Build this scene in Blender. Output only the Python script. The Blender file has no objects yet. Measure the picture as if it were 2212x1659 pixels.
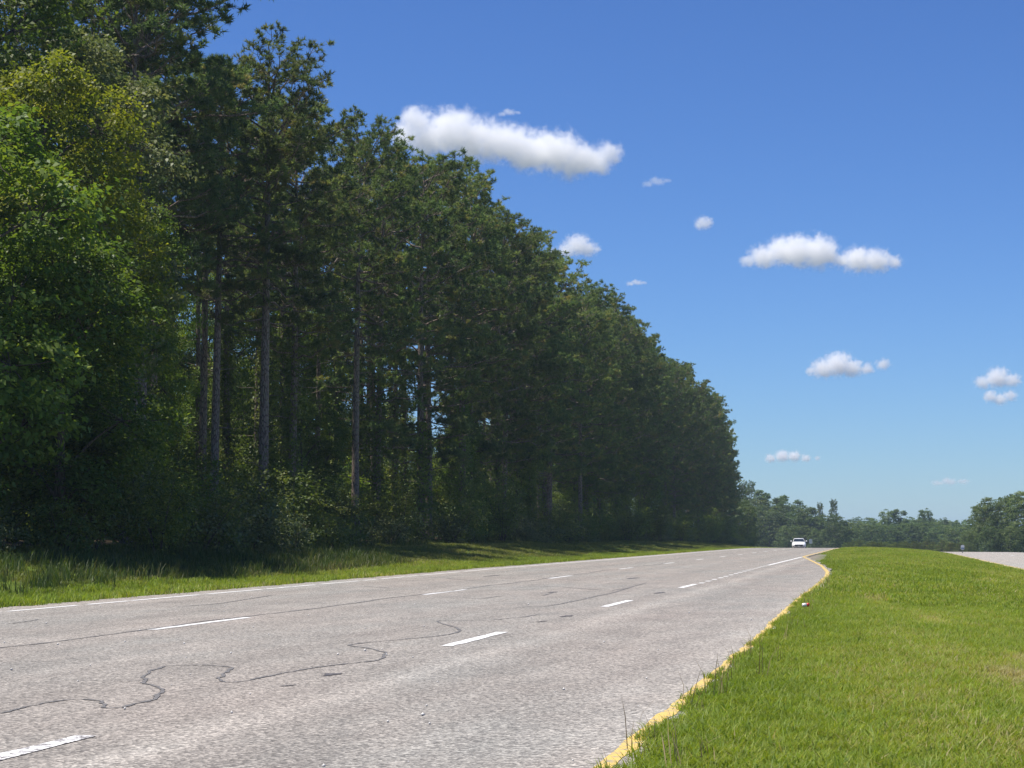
import bpy, bmesh, math, random
import numpy as np
from mathutils import Vector, Matrix

R_ = math.radians
scene = bpy.context.scene
COL = scene.collection

# ----------------------------------------------------------------------------
# CAMERA, SKY, SUN, EXPOSURE
# ----------------------------------------------------------------------------
cam_d = bpy.data.cameras.new('camera')
cam = bpy.data.objects.new('camera', cam_d)
COL.objects.link(cam)
cam_d.sensor_fit = 'HORIZONTAL'
cam_d.angle = 2 * math.atan(1106.0 / 4152.0)
cam_d.clip_start = 0.1
cam_d.clip_end = 80000
CAM_H = 1.01
cam.location = (0, 0, CAM_H)
cam.rotation_euler = (R_(90 + 4.4689), 0, R_(11.2579))
scene.camera = cam

SUN_EL, SUN_AZ_LEFT = 69.0, 104.0         # the sun stands high to the left, a little behind the viewer
world = bpy.data.worlds.new('World')
scene.world = world
world.use_nodes = True
wn = world.node_tree
for n in list(wn.nodes):
    wn.nodes.remove(n)
w_out = wn.nodes.new('ShaderNodeOutputWorld')
w_bg = wn.nodes.new('ShaderNodeBackground')
w_sky = wn.nodes.new('ShaderNodeTexSky')
w_hsv = wn.nodes.new('ShaderNodeMix')
w_hsv.data_type = 'RGBA'
w_hsv.blend_type = 'MULTIPLY'
w_hsv.inputs[0].default_value = 1.0
w_hsv.inputs[7].default_value = (.545, .68, 1.0, 1)   # the deep blue of a clear dry day
w_sky.sky_type = 'NISHITA'
w_sky.sun_disc = False
w_sky.sun_elevation = R_(SUN_EL)
w_sky.sun_rotation = R_(-SUN_AZ_LEFT)
w_sky.altitude = 60
w_sky.air_density = 1.0
w_sky.dust_density = 0.0
w_sky.ozone_density = 2.0
w_bg.inputs['Strength'].default_value = 0.097
wn.links.new(w_sky.outputs['Color'], w_hsv.inputs[6])
w_gam = wn.nodes.new('ShaderNodeGamma')
w_gam.inputs['Gamma'].default_value = 1.15
w_tint = wn.nodes.new('ShaderNodeMix')
w_tint.data_type = 'RGBA'
w_tint.blend_type = 'MULTIPLY'
w_tint.inputs[0].default_value = 1.0
w_tint.inputs[7].default_value = (.640, .712, .715, 1)
wn.links.new(w_hsv.outputs[2], w_gam.inputs['Color'])
wn.links.new(w_gam.outputs['Color'], w_tint.inputs[6])
wn.links.new(w_tint.outputs[2], w_bg.inputs['Color'])
wn.links.new(w_bg.outputs['Background'], w_out.inputs['Surface'])

sun_d = bpy.data.lights.new('sun', 'SUN')
sun_d.energy = 5.0
sun_d.angle = R_(0.53)
sun_d.color = (1.0, 0.945, 0.86)
sun = bpy.data.objects.new('sun', sun_d)
COL.objects.link(sun)
ce, se = math.cos(R_(SUN_EL)), math.sin(R_(SUN_EL))
sun_dir = Vector((-math.sin(R_(SUN_AZ_LEFT)) * ce, math.cos(R_(SUN_AZ_LEFT)) * ce, se))
sun.rotation_euler = sun_dir.to_track_quat('Z', 'Y').to_euler()
sun.location = (0, 0, 60)

scene.view_settings.view_transform = 'Standard'
scene.view_settings.look = 'None'
scene.view_settings.exposure = 0.42
scene.view_settings.gamma = 1.0
scene.view_settings.use_curve_mapping = False
scene.render.engine = 'CYCLES'
cy = scene.cycles
cy.max_bounces = 32
cy.diffuse_bounces = 4
cy.glossy_bounces = 2
cy.transmission_bounces = 4
cy.volume_bounces = 32
cy.volume_step_rate = 0.5
cy.transparent_max_bounces = 8
cy.caustics_reflective = False
cy.caustics_refractive = False
cy.use_denoising = True
try:
    cy.denoiser = 'OPENIMAGEDENOISE'
except Exception:
    pass

# ----------------------------------------------------------------------------
# HELPERS
# ----------------------------------------------------------------------------
def sm(a, b, x):
    t = np.clip((np.asarray(x, float) - a) / (b - a), 0, 1)
    return t * t * (3 - 2 * t)

def zc(Y):
    """height of the road's profile: level, then over a crest"""
    Y = np.asarray(Y, float)
    z = -.0018 * np.clip(Y - 55, 0, 400)
    z = z - 5e-5 * np.clip(np.minimum(Y, 320) - 150, 0, None) ** 2
    return z - .015 * np.clip(np.minimum(Y, 450) - 320, 0, None)

def sh(Y):
    """sideways drift of the road"""
    Y = np.asarray(Y, float)
    s = -.0085 * np.clip(Y - 40, 0, None) - 1.1e-4 * np.clip(np.minimum(Y, 450) - 165, 0, None) ** 2
    s = s - 1.7e-3 * np.clip(np.minimum(Y, 450) - 290, 0, None) ** 2
    return s - .60 * np.clip(Y - 450, 0, None)

YEL_Y = [-40, 8.35, 12.4, 19.7, 26, 31.4, 37.5, 44.6, 48.1, 52.2, 63.9, 83, 90, 93.2, 900]
YEL_U = [-1.2, -1.25, -1.28, -1.33, -1.44, -1.51, -1.54, -1.58, -1.60, -1.70, -2.20, -3.30, -3.72, -3.9, -3.95]
def yel(Y):
    return np.interp(Y, YEL_Y, YEL_U)

LAT_U = [-3000, -90, -40, -27, -23, -20.5, -18, -16, -14, -12.9, -12.2, -1.5, -.8, 1.5, 5.0, 13.6, 16, 40, 3000]
LAT_Z = [2.0, 1.6, 1.0, .78, .70, .64, .46, .20, -.08, -.06, 0, 0, .02, -.08, -.38, -.42, -.7, -1.2, -1.2]
def lat(u):
    return np.interp(u, LAT_U, LAT_Z)

def bump(u, Y):
    """gentle unevenness of the verges"""
    b = .035 * np.sin(u * .9 + Y * .13) + .03 * np.sin(Y * .31 + 1.3 + u * .35) + .02 * np.sin(u * 2.1 - Y * .5)
    off = np.where(u < -12.4, sm(0, 2.0, -12.4 - u), np.where(u > 13.8, 1.0, sm(0, 1.2, u - yel(Y) - .5) * sm(0, 1.0, 5.0 - u)))
    return b * off

def gz(u, Y):
    return zc(Y) + lat(u) + bump(u, Y)

def world_xy(u, Y):
    return u + sh(Y), Y

def ground_at(X, Y):
    """height of the ground below a point given in world coordinates"""
    return float(gz(np.float64(X - float(sh(Y))), np.float64(Y)))

def mesh_np(name, verts, faces, mats=None, smooth=False, attrs=None, uv=None, mat_idx=None):
    """verts (n,3); faces = list of arrays (m,k)"""
    me = bpy.data.meshes.new(name)
    verts = np.asarray(verts, np.float32)
    faces = [np.asarray(f, np.int32) for f in faces if len(f)]
    nl = sum(f.size for f in faces)
    nf = sum(len(f) for f in faces)
    me.vertices.add(len(verts))
    me.vertices.foreach_set('co', verts.ravel())
    if nf:
        me.loops.add(nl)
        me.polygons.add(nf)
        me.loops.foreach_set('vertex_index', np.concatenate([f.ravel() for f in faces]))
        tot = np.concatenate([np.full(len(f), f.shape[1], np.int32) for f in faces])
        start = np.concatenate([[0], np.cumsum(tot)[:-1]]).astype(np.int32)
        me.polygons.foreach_set('loop_start', start)
        try:
            me.polygons.foreach_set('loop_total', tot)
        except Exception:
            pass
        if smooth:
            me.polygons.foreach_set('use_smooth', np.ones(nf, bool))
        if mat_idx is not None:
            me.polygons.foreach_set('material_index', np.asarray(mat_idx, np.int32))
    if attrs:
        for k, v in attrs.items():
            v = np.asarray(v, np.float32)
            if v.ndim == 1:
                a = me.attributes.new(k, 'FLOAT', 'POINT')
                a.data.foreach_set('value', v)
            else:
                a = me.attributes.new(k, 'FLOAT_VECTOR', 'POINT')
                a.data.foreach_set('vector', v.ravel())
    if mats:
        for m in mats:
            me.materials.append(m)
    me.update(calc_edges=True)
    me.validate()
    return me

def link(name, me, parent=None):
    o = bpy.data.objects.new(name, me)
    COL.objects.link(o)
    if parent is not None:
        o.parent = parent
    return o

def tag(o, label=None, cat=None, group=None, kind=None):
    if label: o['label'] = label
    if cat: o['category'] = cat
    if group: o['group'] = group
    if kind: o['kind'] = kind
    return o

def thing(name, label, cat, loc=(0, 0, 0), rz=0.0, group=None):
    o = bpy.data.objects.new(name, None)
    COL.objects.link(o)
    o.location = loc
    o.rotation_euler = (0, 0, rz)
    o.empty_display_size = .3
    return tag(o, label, cat, group)

def bm_obj(name, bm, mat, parent=None, smooth=False):
    me = bpy.data.meshes.new(name)
    bmesh.ops.recalc_face_normals(bm, faces=bm.faces)
    bm.to_mesh(me)
    bm.free()
    me.materials.append(mat)
    if smooth:
        for p in me.polygons:
            p.use_smooth = True
    return link(name, me, parent)

class Tubes:
    """collects tapered tubes into one mesh"""
    def __init__(self):
        self.v, self.f, self.n = [], [], 0
    def add(self, pts, radii, sides=6, cap=True):
        pts = np.asarray(pts, float)
        k = len(pts)
        tang = np.gradient(pts, axis=0)
        tang /= np.linalg.norm(tang, axis=1)[:, None] + 1e-9
        ref = np.array([0, 0, 1.0]) if abs(tang[0, 2]) < .8 else np.array([1.0, 0, 0])
        a = np.cross(tang, ref)
        a /= np.linalg.norm(a, axis=1)[:, None] + 1e-9
        b = np.cross(tang, a)
        ang = np.arange(sides) * 2 * math.pi / sides
        ring = (pts[:, None, :] + np.asarray(radii)[:, None, None] *
                (np.cos(ang)[None, :, None] * a[:, None, :] + np.sin(ang)[None, :, None] * b[:, None, :]))
        self.v.append(ring.reshape(-1, 3))
        i = np.arange(k - 1)[:, None] * sides + np.arange(sides)[None, :]
        j = np.arange(k - 1)[:, None] * sides + (np.arange(sides)[None, :] + 1) % sides
        q = np.stack([i, i + sides, j + sides, j], -1).reshape(-1, 4) + self.n
        self.f.append(q)
        self.n += k * sides
    def mesh(self, name, mats):
        return mesh_np(name, np.concatenate(self.v), [np.concatenate(self.f)], mats, smooth=True)

# ----------------------------------------------------------------------------
# MATERIALS
# ----------------------------------------------------------------------------
def new_mat(name):
    m = bpy.data.materials.new(name)
    m.use_nodes = True
    nt = m.node_tree
    for n in list(nt.nodes):
        nt.nodes.remove(n)
    out = nt.nodes.new('ShaderNodeOutputMaterial')
    return m, nt, out

def N(nt, typ, **kw):
    n = nt.nodes.new(typ)
    for k, v in kw.items():
        if hasattr(n, k):
            setattr(n, k, v)
        else:
            n.inputs[k].default_value = v
    return n

def L(nt, a, b):
    nt.links.new(a, b)

def ramp(nt, fac, stops):
    r = nt.nodes.new('ShaderNodeValToRGB')
    e = r.color_ramp.elements
    while len(e) < len(stops):
        e.new(.5)
    for el, (p, c) in zip(e, stops):
        el.position = p
        el.color = (*c, 1)
    if fac is not None:
        nt.links.new(fac, r.inputs[0])
    return r

def mixc(nt, fac, a, b, mode='MIX'):
    m = nt.nodes.new('ShaderNodeMix')
    m.data_type = 'RGBA'
    m.blend_type = mode
    for s, v in ((0, fac), (6, a), (7, b)):
        if hasattr(v, 'links') or isinstance(v, bpy.types.NodeSocket):
            nt.links.new(v, m.inputs[s])
        else:
            m.inputs[s].default_value = v if s == 0 else (*v, 1)
    return m.outputs[2]

def simple(name, col, rough=.6, metal=0.0, spec=.5, noise=0.0, scale=8.0):
    m, nt, out = new_mat(name)
    p = N(nt, 'ShaderNodeBsdfPrincipled')
    p.inputs['Roughness'].default_value = rough
    p.inputs['Metallic'].default_value = metal
    p.inputs['Specular IOR Level'].default_value = spec
    if noise:
        tc = N(nt, 'ShaderNodeTexCoord')
        nz = N(nt, 'ShaderNodeTexNoise', Scale=scale, Detail=5.0)
        L(nt, tc.outputs['Object'], nz.inputs['Vector'])
        d = tuple(max(0, c * (1 - noise)) for c in col)
        u = tuple(c * (1 + noise) for c in col)
        r = ramp(nt, nz.outputs['Fac'], [(.3, d), (.7, u)])
        L(nt, r.outputs[0], p.inputs['Base Color'])
    else:
        p.inputs['Base Color'].default_value = (*col, 1)
    L(nt, p.outputs[0], out.inputs[0])
    return m

def leaf_mat(name, stops, trans=.45, rough=.5, spec=.25, tcol=(1.15, 1.25, .6), obj_var=.25):
    """leaves: colour from a per-leaf tint and a per-plant random, light passes through"""
    m, nt, out = new_mat(name)
    at = N(nt, 'ShaderNodeAttribute', attribute_name='tint')
    oi = N(nt, 'ShaderNodeObjectInfo')
    pa = N(nt, 'ShaderNodeAttribute', attribute_name='patch')
    pa.attribute_type = 'INSTANCER'
    pad = N(nt, 'ShaderNodeMath', operation='ADD')
    L(nt, at.outputs['Fac'], pad.inputs[0])
    L(nt, pa.outputs['Fac'], pad.inputs[1])
    r = ramp(nt, pad.outputs[0], stops)
    hs = N(nt, 'ShaderNodeHueSaturation')
    mv = N(nt, 'ShaderNodeMapRange')
    mv.inputs[3].default_value = 1 - obj_var
    mv.inputs[4].default_value = 1 + obj_var
    mh = N(nt, 'ShaderNodeMapRange')
    mh.inputs[3].default_value = .485
    mh.inputs[4].default_value = .515
    mod = N(nt, 'ShaderNodeMath', operation='FRACT')
    mul = N(nt, 'ShaderNodeMath', operation='MULTIPLY')
    mul.inputs[1].default_value = 7.31
    L(nt, oi.outputs['Random'], mv.inputs[0])
    L(nt, oi.outputs['Random'], mul.inputs[0])
    L(nt, mul.outputs[0], mod.inputs[0])
    L(nt, mod.outputs[0], mh.inputs[0])
    L(nt, mh.outputs[0], hs.inputs['Hue'])
    L(nt, mv.outputs[0], hs.inputs['Value'])
    L(nt, r.outputs[0], hs.inputs['Color'])
    p = N(nt, 'ShaderNodeBsdfPrincipled')
    p.inputs['Roughness'].default_value = rough
    p.inputs['Specular IOR Level'].default_value = spec
    L(nt, hs.outputs[0], p.inputs['Base Color'])
    tr = N(nt, 'ShaderNodeBsdfTranslucent')
    tc = mixc(nt, 1.0, hs.outputs[0], tcol, 'MULTIPLY')
    L(nt, tc, tr.inputs['Color'])
    mx = N(nt, 'ShaderNodeMixShader')
    mx.inputs[0].default_value = trans
    L(nt, p.outputs[0], mx.inputs[1])
    L(nt, tr.outputs[0], mx.inputs[2])
    L(nt, mx.outputs[0], out.inputs[0])
    return m

M = {}
M['needle'] = leaf_mat('pine_needles', [(0, (.090, .135, .060)), (.45, (.145, .200, .078)), (.8, (.220, .255, .086)), (1, (.265, .225, .090))], trans=.55, rough=.45, spec=.35, tcol=(1.2, 1.25, .7))
M['leaf'] = leaf_mat('broad_leaves', [(0, (.055, .100, .020)), (.5, (.105, .165, .030)), (1, (.195, .240, .040))], trans=.42, tcol=(1.5, 1.5, .6))
M['leaf_bright'] = leaf_mat('yellow_green_leaves', [(0, (.090, .135, .020)), (.5, (.160, .215, .030)), (1, (.280, .300, .046))], trans=.48, tcol=(1.4, 1.4, .5), obj_var=.12)
M['leaf_dull'] = leaf_mat('grey_green_leaves', [(0, (.070, .100, .040)), (.5, (.120, .155, .060)), (1, (.205, .220, .092))], trans=.36, tcol=(1.2, 1.2, .7))
M['bush'] = leaf_mat('shrub_leaves', [(0, (.075, .115, .028)), (.5, (.130, .180, .040)), (1, (.235, .250, .062))], trans=.40, tcol=(1.35, 1.35, .6))
M['vine'] = leaf_mat('vine_leaves', [(0, (.080, .125, .030)), (.5, (.140, .200, .042)), (1, (.240, .265, .066))], trans=.40, tcol=(1.3, 1.35, .6))
M['far'] = leaf_mat('far_leaves', [(0, (.055, .095, .030)), (.5, (.092, .140, .044)), (1, (.150, .185, .058))], trans=.42, tcol=(1.2, 1.25, .7))
M['grass'] = leaf_mat('grass_blades', [(0, (.160, .228, .030)), (.5, (.235, .305, .040)), (.85, (.310, .355, .056)), (1, (.40, .35, .16))], trans=.45, rough=.5, spec=.2, tcol=(1.2, 1.2, .5), obj_var=.22)
M['verge'] = leaf_mat('verge_blades', [(0, (.110, .135, .030)), (.5, (.170, .190, .045)), (.85, (.230, .225, .065)), (1, (.33, .28, .13))], trans=.42, rough=.5, spec=.2, tcol=(1.2, 1.2, .5), obj_var=.25)
M['weed'] = leaf_mat('weed_blades', [(0, (.050, .085, .022)), (.6, (.085, .120, .030)), (1, (.19, .165, .075))], trans=.40, tcol=(1.2, 1.2, .5))  # darker than the verge blades: the trees' shade is put into this green
M['straw'] = leaf_mat('seed_stalks', [(0, (.20, .16, .075)), (1, (.30, .23, .12))], trans=.2, tcol=(1.1, 1.0, .7))

def bark(name, dark, light, scale=1.0):
    m, nt, out = new_mat(name)
    tc = N(nt, 'ShaderNodeTexCoord')
    mp = N(nt, 'ShaderNodeMapping')
    mp.inputs['Scale'].default_value = (14 * scale, 14 * scale, 3.2 * scale)
    L(nt, tc.outputs['Object'], mp.inputs[0])
    vo = N(nt, 'ShaderNodeTexVoronoi', feature='DISTANCE_TO_EDGE')
    vo.inputs['Scale'].default_value = 1.0
    L(nt, mp.outputs[0], vo.inputs['Vector'])
    nz = N(nt, 'ShaderNodeTexNoise', Scale=2.0, Detail=6.0)
    L(nt, mp.outputs[0], nz.inputs['Vector'])
    r = ramp(nt, vo.outputs['Distance'], [(0, dark), (.18, light)])
    c = mixc(nt, .55, r.outputs[0], nz.outputs['Color'], 'SOFT_LIGHT')
    p = N(nt, 'ShaderNodeBsdfPrincipled', Roughness=.9)
    p.inputs['Specular IOR Level'].default_value = .15
    L(nt, c, p.inputs['Base Color'])
    bp = N(nt, 'ShaderNodeBump', Strength=.7, Distance=.03)
    L(nt, vo.outputs['Distance'], bp.inputs['Height'])
    L(nt, bp.outputs[0], p.inputs['Normal'])
    L(nt, p.outputs[0], out.inputs[0])
    return m
M['pine_bark'] = bark('pine_bark', (.070, .055, .045), (.27, .222, .180))
M['grey_bark'] = bark('grey_bark', (.045, .038, .032), (.125, .105, .085))

def asphalt():
    m, nt, out = new_mat('asphalt')
    at = N(nt, 'ShaderNodeAttribute', attribute_name='ruv')
    sx = N(nt, 'ShaderNodeSeparateXYZ')
    L(nt, at.outputs['Vector'], sx.inputs[0])
    # wheel paths and seams run along the road
    bands = ramp(nt, None, [(0, (.93, .93, .93))])
    mr = N(nt, 'ShaderNodeMapRange')
    mr.inputs[1].default_value = -13.0
    mr.inputs[2].default_value = 0.0
    nzw = N(nt, 'ShaderNodeTexNoise', Scale=.35, Detail=3.0)
    L(nt, at.outputs['Vector'], nzw.inputs['Vector'])
    wob = N(nt, 'ShaderNodeMath', operation='MULTIPLY_ADD')
    wob.inputs[1].default_value = .22
    L(nt, nzw.outputs['Fac'], wob.inputs[0])
    L(nt, sx.outputs['X'], wob.inputs[2])
    L(nt, wob.outputs[0], mr.inputs[0])
    def uf(u): return (u + .11 + 13) / 13
    pts = [(-13, 1.02), (-11.4, 1.05), (-10.6, .95), (-9.9, 1.0), (-9.0, .93), (-8.0, 1.03), (-7.7, 1.0), (-6.9, .96), (-6.2, 1.02), (-5.2, .95), (-4.5, 1.0),
           (-4.1, 1.0), (-3.75, .97), (-3.55, 1.05), (-3.42, 1.13), (-3.25, 1.02), (-2.9, .94), (-2.4, .99), (-1.9, 1.0), (-1.5, 1.10), (-1.2, 1.16)]
    e = bands.color_ramp.elements
    while len(e) < len(pts):
        e.new(.5)
    for el, (u, v) in zip(e, pts):
        el.position = min(1, max(0, uf(u)))
        v = 1 + (v - 1) * 1.6
        el.color = (v / 1.3, v / 1.3, v / 1.3, 1)
    L(nt, mr.outputs[0], bands.inputs[0])
    # aggregate: crushed stone of several colours
    v1 = N(nt, 'ShaderNodeTexVoronoi')
    v1.inputs['Scale'].default_value = 58.0
    L(nt, at.outputs['Vector'], v1.inputs['Vector'])
    sep = N(nt, 'ShaderNodeSeparateColor')
    L(nt, v1.outputs['Color'], sep.inputs[0])
    r1 = ramp(nt, sep.outputs[0], [(0, (.135, .126, .112)), (.35, (.232, .217, .193)), (.7, (.345, .322, .283)), (1, (.51, .478, .42))])
    n2 = N(nt, 'ShaderNodeTexNoise', Scale=26.0, Detail=4.0, Roughness=.7)
    L(nt, at.outputs['Vector'], n2.inputs['Vector'])
    r2 = ramp(nt, n2.outputs['Fac'], [(.28, (.55, .55, .55)), (.72, (1.25, 1.25, 1.25))])
    c = mixc(nt, 1.0, r1.outputs[0], r2.outputs[0], 'MULTIPLY')
    # broad stains: pinkish and greyish fields
    n3 = N(nt, 'ShaderNodeTexNoise', Scale=.55, Detail=5.0, Roughness=.6)
    mp3 = N(nt, 'ShaderNodeMapping')
    mp3.inputs['Scale'].default_value = (1.0, .28, 1)
    L(nt, at.outputs['Vector'], mp3.inputs[0])
    L(nt, mp3.outputs[0], n3.inputs['Vector'])
    r3 = ramp(nt, n3.outputs['Fac'], [(.32, (.96, .99, 1.0)), (.50, (1.03, 1.0, .985)), (.68, (1.09, 1.02, .995))])
    c = mixc(nt, .9, c, r3.outputs[0], 'MULTIPLY')
    n4 = N(nt, 'ShaderNodeTexNoise', Scale=2.4, Detail=4.0)
    L(nt, mp3.outputs[0], n4.inputs['Vector'])
    r4 = ramp(nt, n4.outputs['Fac'], [(.35, (.86, .86, .86)), (.65, (1.1, 1.1, 1.1))])
    c = mixc(nt, .8, c, r4.outputs[0], 'MULTIPLY')
    b2 = mixc(nt, 1.0, bands.outputs[0], (1.3, 1.3, 1.3), 'MULTIPLY')
    c = mixc(nt, 1.0, c, b2, 'MULTIPLY')
    p = N(nt, 'ShaderNodeBsdfPrincipled', Roughness=.78)
    p.inputs['Specular IOR Level'].default_value = .35
    L(nt, c, p.inputs['Base Color'])
    bp = N(nt, 'ShaderNodeBump', Strength=.55, Distance=.012)
    L(nt, v1.outputs['Distance'], bp.inputs['Height'])
    L(nt, bp.outputs[0], p.inputs['Normal'])
    L(nt, p.outputs[0], out.inputs[0])
    return m
M['asphalt'] = asphalt()

def paint(name, col, under=(.20, .185, .178), wear=.42):
    m, nt, out = new_mat(name)
    at = N(nt, 'ShaderNodeTexCoord')
    n1 = N(nt, 'ShaderNodeTexNoise', Scale=9.0, Detail=6.0, Roughness=.7)
    L(nt, at.outputs['Object'], n1.inputs['Vector'])
    n2 = N(nt, 'ShaderNodeTexVoronoi')
    n2.inputs['Scale'].default_value = 55
    L(nt, at.outputs['Object'], n2.inputs['Vector'])
    sp = N(nt, 'ShaderNodeSeparateColor')
    L(nt, n2.outputs['Color'], sp.inputs[0])
    ad = N(nt, 'ShaderNodeMath', operation='MULTIPLY_ADD')
    ad.inputs[1].default_value = .28
    L(nt, sp.outputs[0], ad.inputs[0])
    L(nt, n1.outputs['Fac'], ad.inputs[2])
    r = ramp(nt, ad.outputs[0], [(wear - .04, (0, 0, 0)), (wear + .04, (1, 1, 1))])
    c = mixc(nt, r.outputs[0], under, col)
    p = N(nt, 'ShaderNodeBsdfPrincipled', Roughness=.6)
    L(nt, c, p.inputs['Base Color'])
    L(nt, p.outputs[0], out.inputs[0])
    return m
M['white'] = paint('white_road_paint', (.74, .73, .70), wear=.43)
M['white_worn'] = paint('worn_white_road_paint', (.76, .75, .72), wear=.60)
M['yellow'] = paint('yellow_road_paint', (.66, .46, .12), under=(.30, .27, .21), wear=.54)
M['seal'] = simple('crack_sealant', (.150, .142, .134), .65, noise=.25, scale=20)
M['patch'] = simple('tar_patch', (.085, .078, .078), .7, noise=.3, scale=20)

def ground_mat():
    m, nt, out = new_mat('ground_cover')
    tc = N(nt, 'ShaderNodeTexCoord')
    za = N(nt, 'ShaderNodeAttribute', attribute_name='litter')
    ga = N(nt, 'ShaderNodeAttribute', attribute_name='gravel')
    n1 = N(nt, 'ShaderNodeTexNoise', Scale=14.0, Detail=6.0, Roughness=.7)
    n2 = N(nt, 'ShaderNodeTexNoise', Scale=.35, Detail=4.0)
    L(nt, tc.outputs['Object'], n1.inputs['Vector'])
    L(nt, tc.outputs['Object'], n2.inputs['Vector'])
    g1 = ramp(nt, n1.outputs['Fac'], [(.3, (.060, .095, .016)), (.55, (.105, .155, .024)), (.75, (.150, .185, .038))])
    g2 = ramp(nt, n2.outputs['Fac'], [(.35, (.85, .92, .85)), (.65, (1.12, 1.08, 1.0))])
    g = mixc(nt, 1.0, g1.outputs[0], g2.outputs[0], 'MULTIPLY')
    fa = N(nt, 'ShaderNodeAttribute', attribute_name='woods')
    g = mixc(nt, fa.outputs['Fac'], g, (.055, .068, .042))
    lt = ramp(nt, n1.outputs['Fac'], [(.3, (.045, .034, .022)), (.55, (.085, .062, .036)), (.75, (.060, .070, .026))])
    gr = ramp(nt, n1.outputs['Fac'], [(.35, (.15, .13, .105)), (.65, (.30, .265, .225))])
    c = mixc(nt, za.outputs['Fac'], g, lt.outputs[0])
    c = mixc(nt, ga.outputs['Fac'], c, gr.outputs[0])
    p = N(nt, 'ShaderNodeBsdfPrincipled', Roughness=.95)
    p.inputs['Specular IOR Level'].default_value = .1
    L(nt, c, p.inputs['Base Color'])
    bp = N(nt, 'ShaderNodeBump', Strength=.8, Distance=.05)
    L(nt, n1.outputs['Fac'], bp.inputs['Height'])
    L(nt, bp.outputs[0], p.inputs['Normal'])
    L(nt, p.outputs[0], out.inputs[0])
    return m
M['ground'] = ground_mat()

# ----------------------------------------------------------------------------
# GROUND AND ROADS
# ----------------------------------------------------------------------------
rng = np.random.default_rng(11)
Yr = np.concatenate([np.arange(-40, 4, 4), np.arange(4, 40, 1.0), np.arange(40, 130, 2.0), np.arange(130, 340, 5.0),
                     np.arange(340, 700, 20.0), [750, 850, 1000, 1300, 1800, 2600, 4000, 7000, 12000]])

def grid_mesh(name, rows_u, rows_Y, zfun, mats, attrs_fun=None):
    """rows_u (nY, nU) road-side coordinates"""
    nY, nU = rows_u.shape
    YY = np.repeat(rows_Y[:, None], nU, 1)
    X = rows_u + sh(YY)
    Z = zfun(rows_u, YY)
    V = np.stack([X, YY, Z], -1).reshape(-1, 3)
    i = np.arange(nY - 1)[:, None] * nU + np.arange(nU - 1)[None, :]
    F = np.stack([i, i + 1, i + nU + 1, i + nU], -1).reshape(-1, 4)
    at = {'ruv': np.stack([rows_u, YY, np.zeros_like(YY)], -1).reshape(-1, 3)}
    if attrs_fun:
        at.update({k: v.reshape(-1) for k, v in attrs_fun(rows_u, YY).items()})
    return mesh_np(name, V, [F], mats, smooth=True, attrs=at)

ug = np.concatenate([[-6000, -2000, -700, -300, -150, -90, -60, -45], np.arange(-40, -26, 2.0), np.arange(-26, -12.4, .7),
                     [-12.35, -12.1, -11.0, -8, -5], np.arange(-4.4, 5.4, .4), [5.6, 8, 11, 13.3, 13.7], np.arange(14.5, 30, 2.5),
                     [35, 45, 60, 90, 150, 300, 700, 2000, 6000]])
def ground_z(u, Y):
    z = gz(u, Y)
    under = (sm(-12.3, -12.0, u) * (1 - sm(-.1, .25, u - yel(Y) - .05))) + sm(5.25, 5.55, u) * (1 - sm(13.2, 13.6, u))
    return z - .09 * under
def ground_attr(u, Y):
    lit = sm(-18.5, -22.5, u + .8 * np.sin(Y * .37) + .6 * np.sin(Y * 1.1))
    lit = np.maximum(sm(18.5, 22.5, -u + .8 * np.sin(Y * .37)), 0) * (1 - sm(330, 420, Y))
    d = u - yel(Y)
    grav = (1 - sm(.55, 1.15, d + .25 * np.sin(Y * 1.7))) * sm(74, 88, Y) * (1 - sm(100, 112, Y)) * sm(-.5, -.2, d)
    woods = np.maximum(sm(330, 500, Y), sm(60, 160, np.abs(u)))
    return {'litter': lit, 'gravel': grav, 'woods': woods}
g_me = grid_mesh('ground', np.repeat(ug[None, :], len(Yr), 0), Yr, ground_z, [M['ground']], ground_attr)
ground = tag(link('ground', g_me), kind='structure')

Yroad = Yr[Yr < 720]
nu = 22
edge_wob = .05 * np.sin(Yroad * 2.3) + .04 * np.sin(Yroad * .9)
ur = np.stack([np.linspace(-12.15 + .04 * math.sin(y * 1.9), yel(y) + .17 + e, nu) for y, e in zip(Yroad, edge_wob)])
road_z = lambda u, Y: zc(Y) + lat(u) + 0.0 * u
road = tag(link('road', grid_mesh('road', ur, Yroad, road_z, [M['asphalt']])), kind='structure')
ur2 = np.repeat(np.linspace(5.2, 13.6, 12)[None, :], len(Yroad), 0)
far_z = lambda u, Y: zc(Y) + lat(u)
far_road = tag(link('far_carriageway', grid_mesh('far_carriageway', ur2, Yroad, far_z, [M['asphalt']])), kind='structure')

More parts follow.
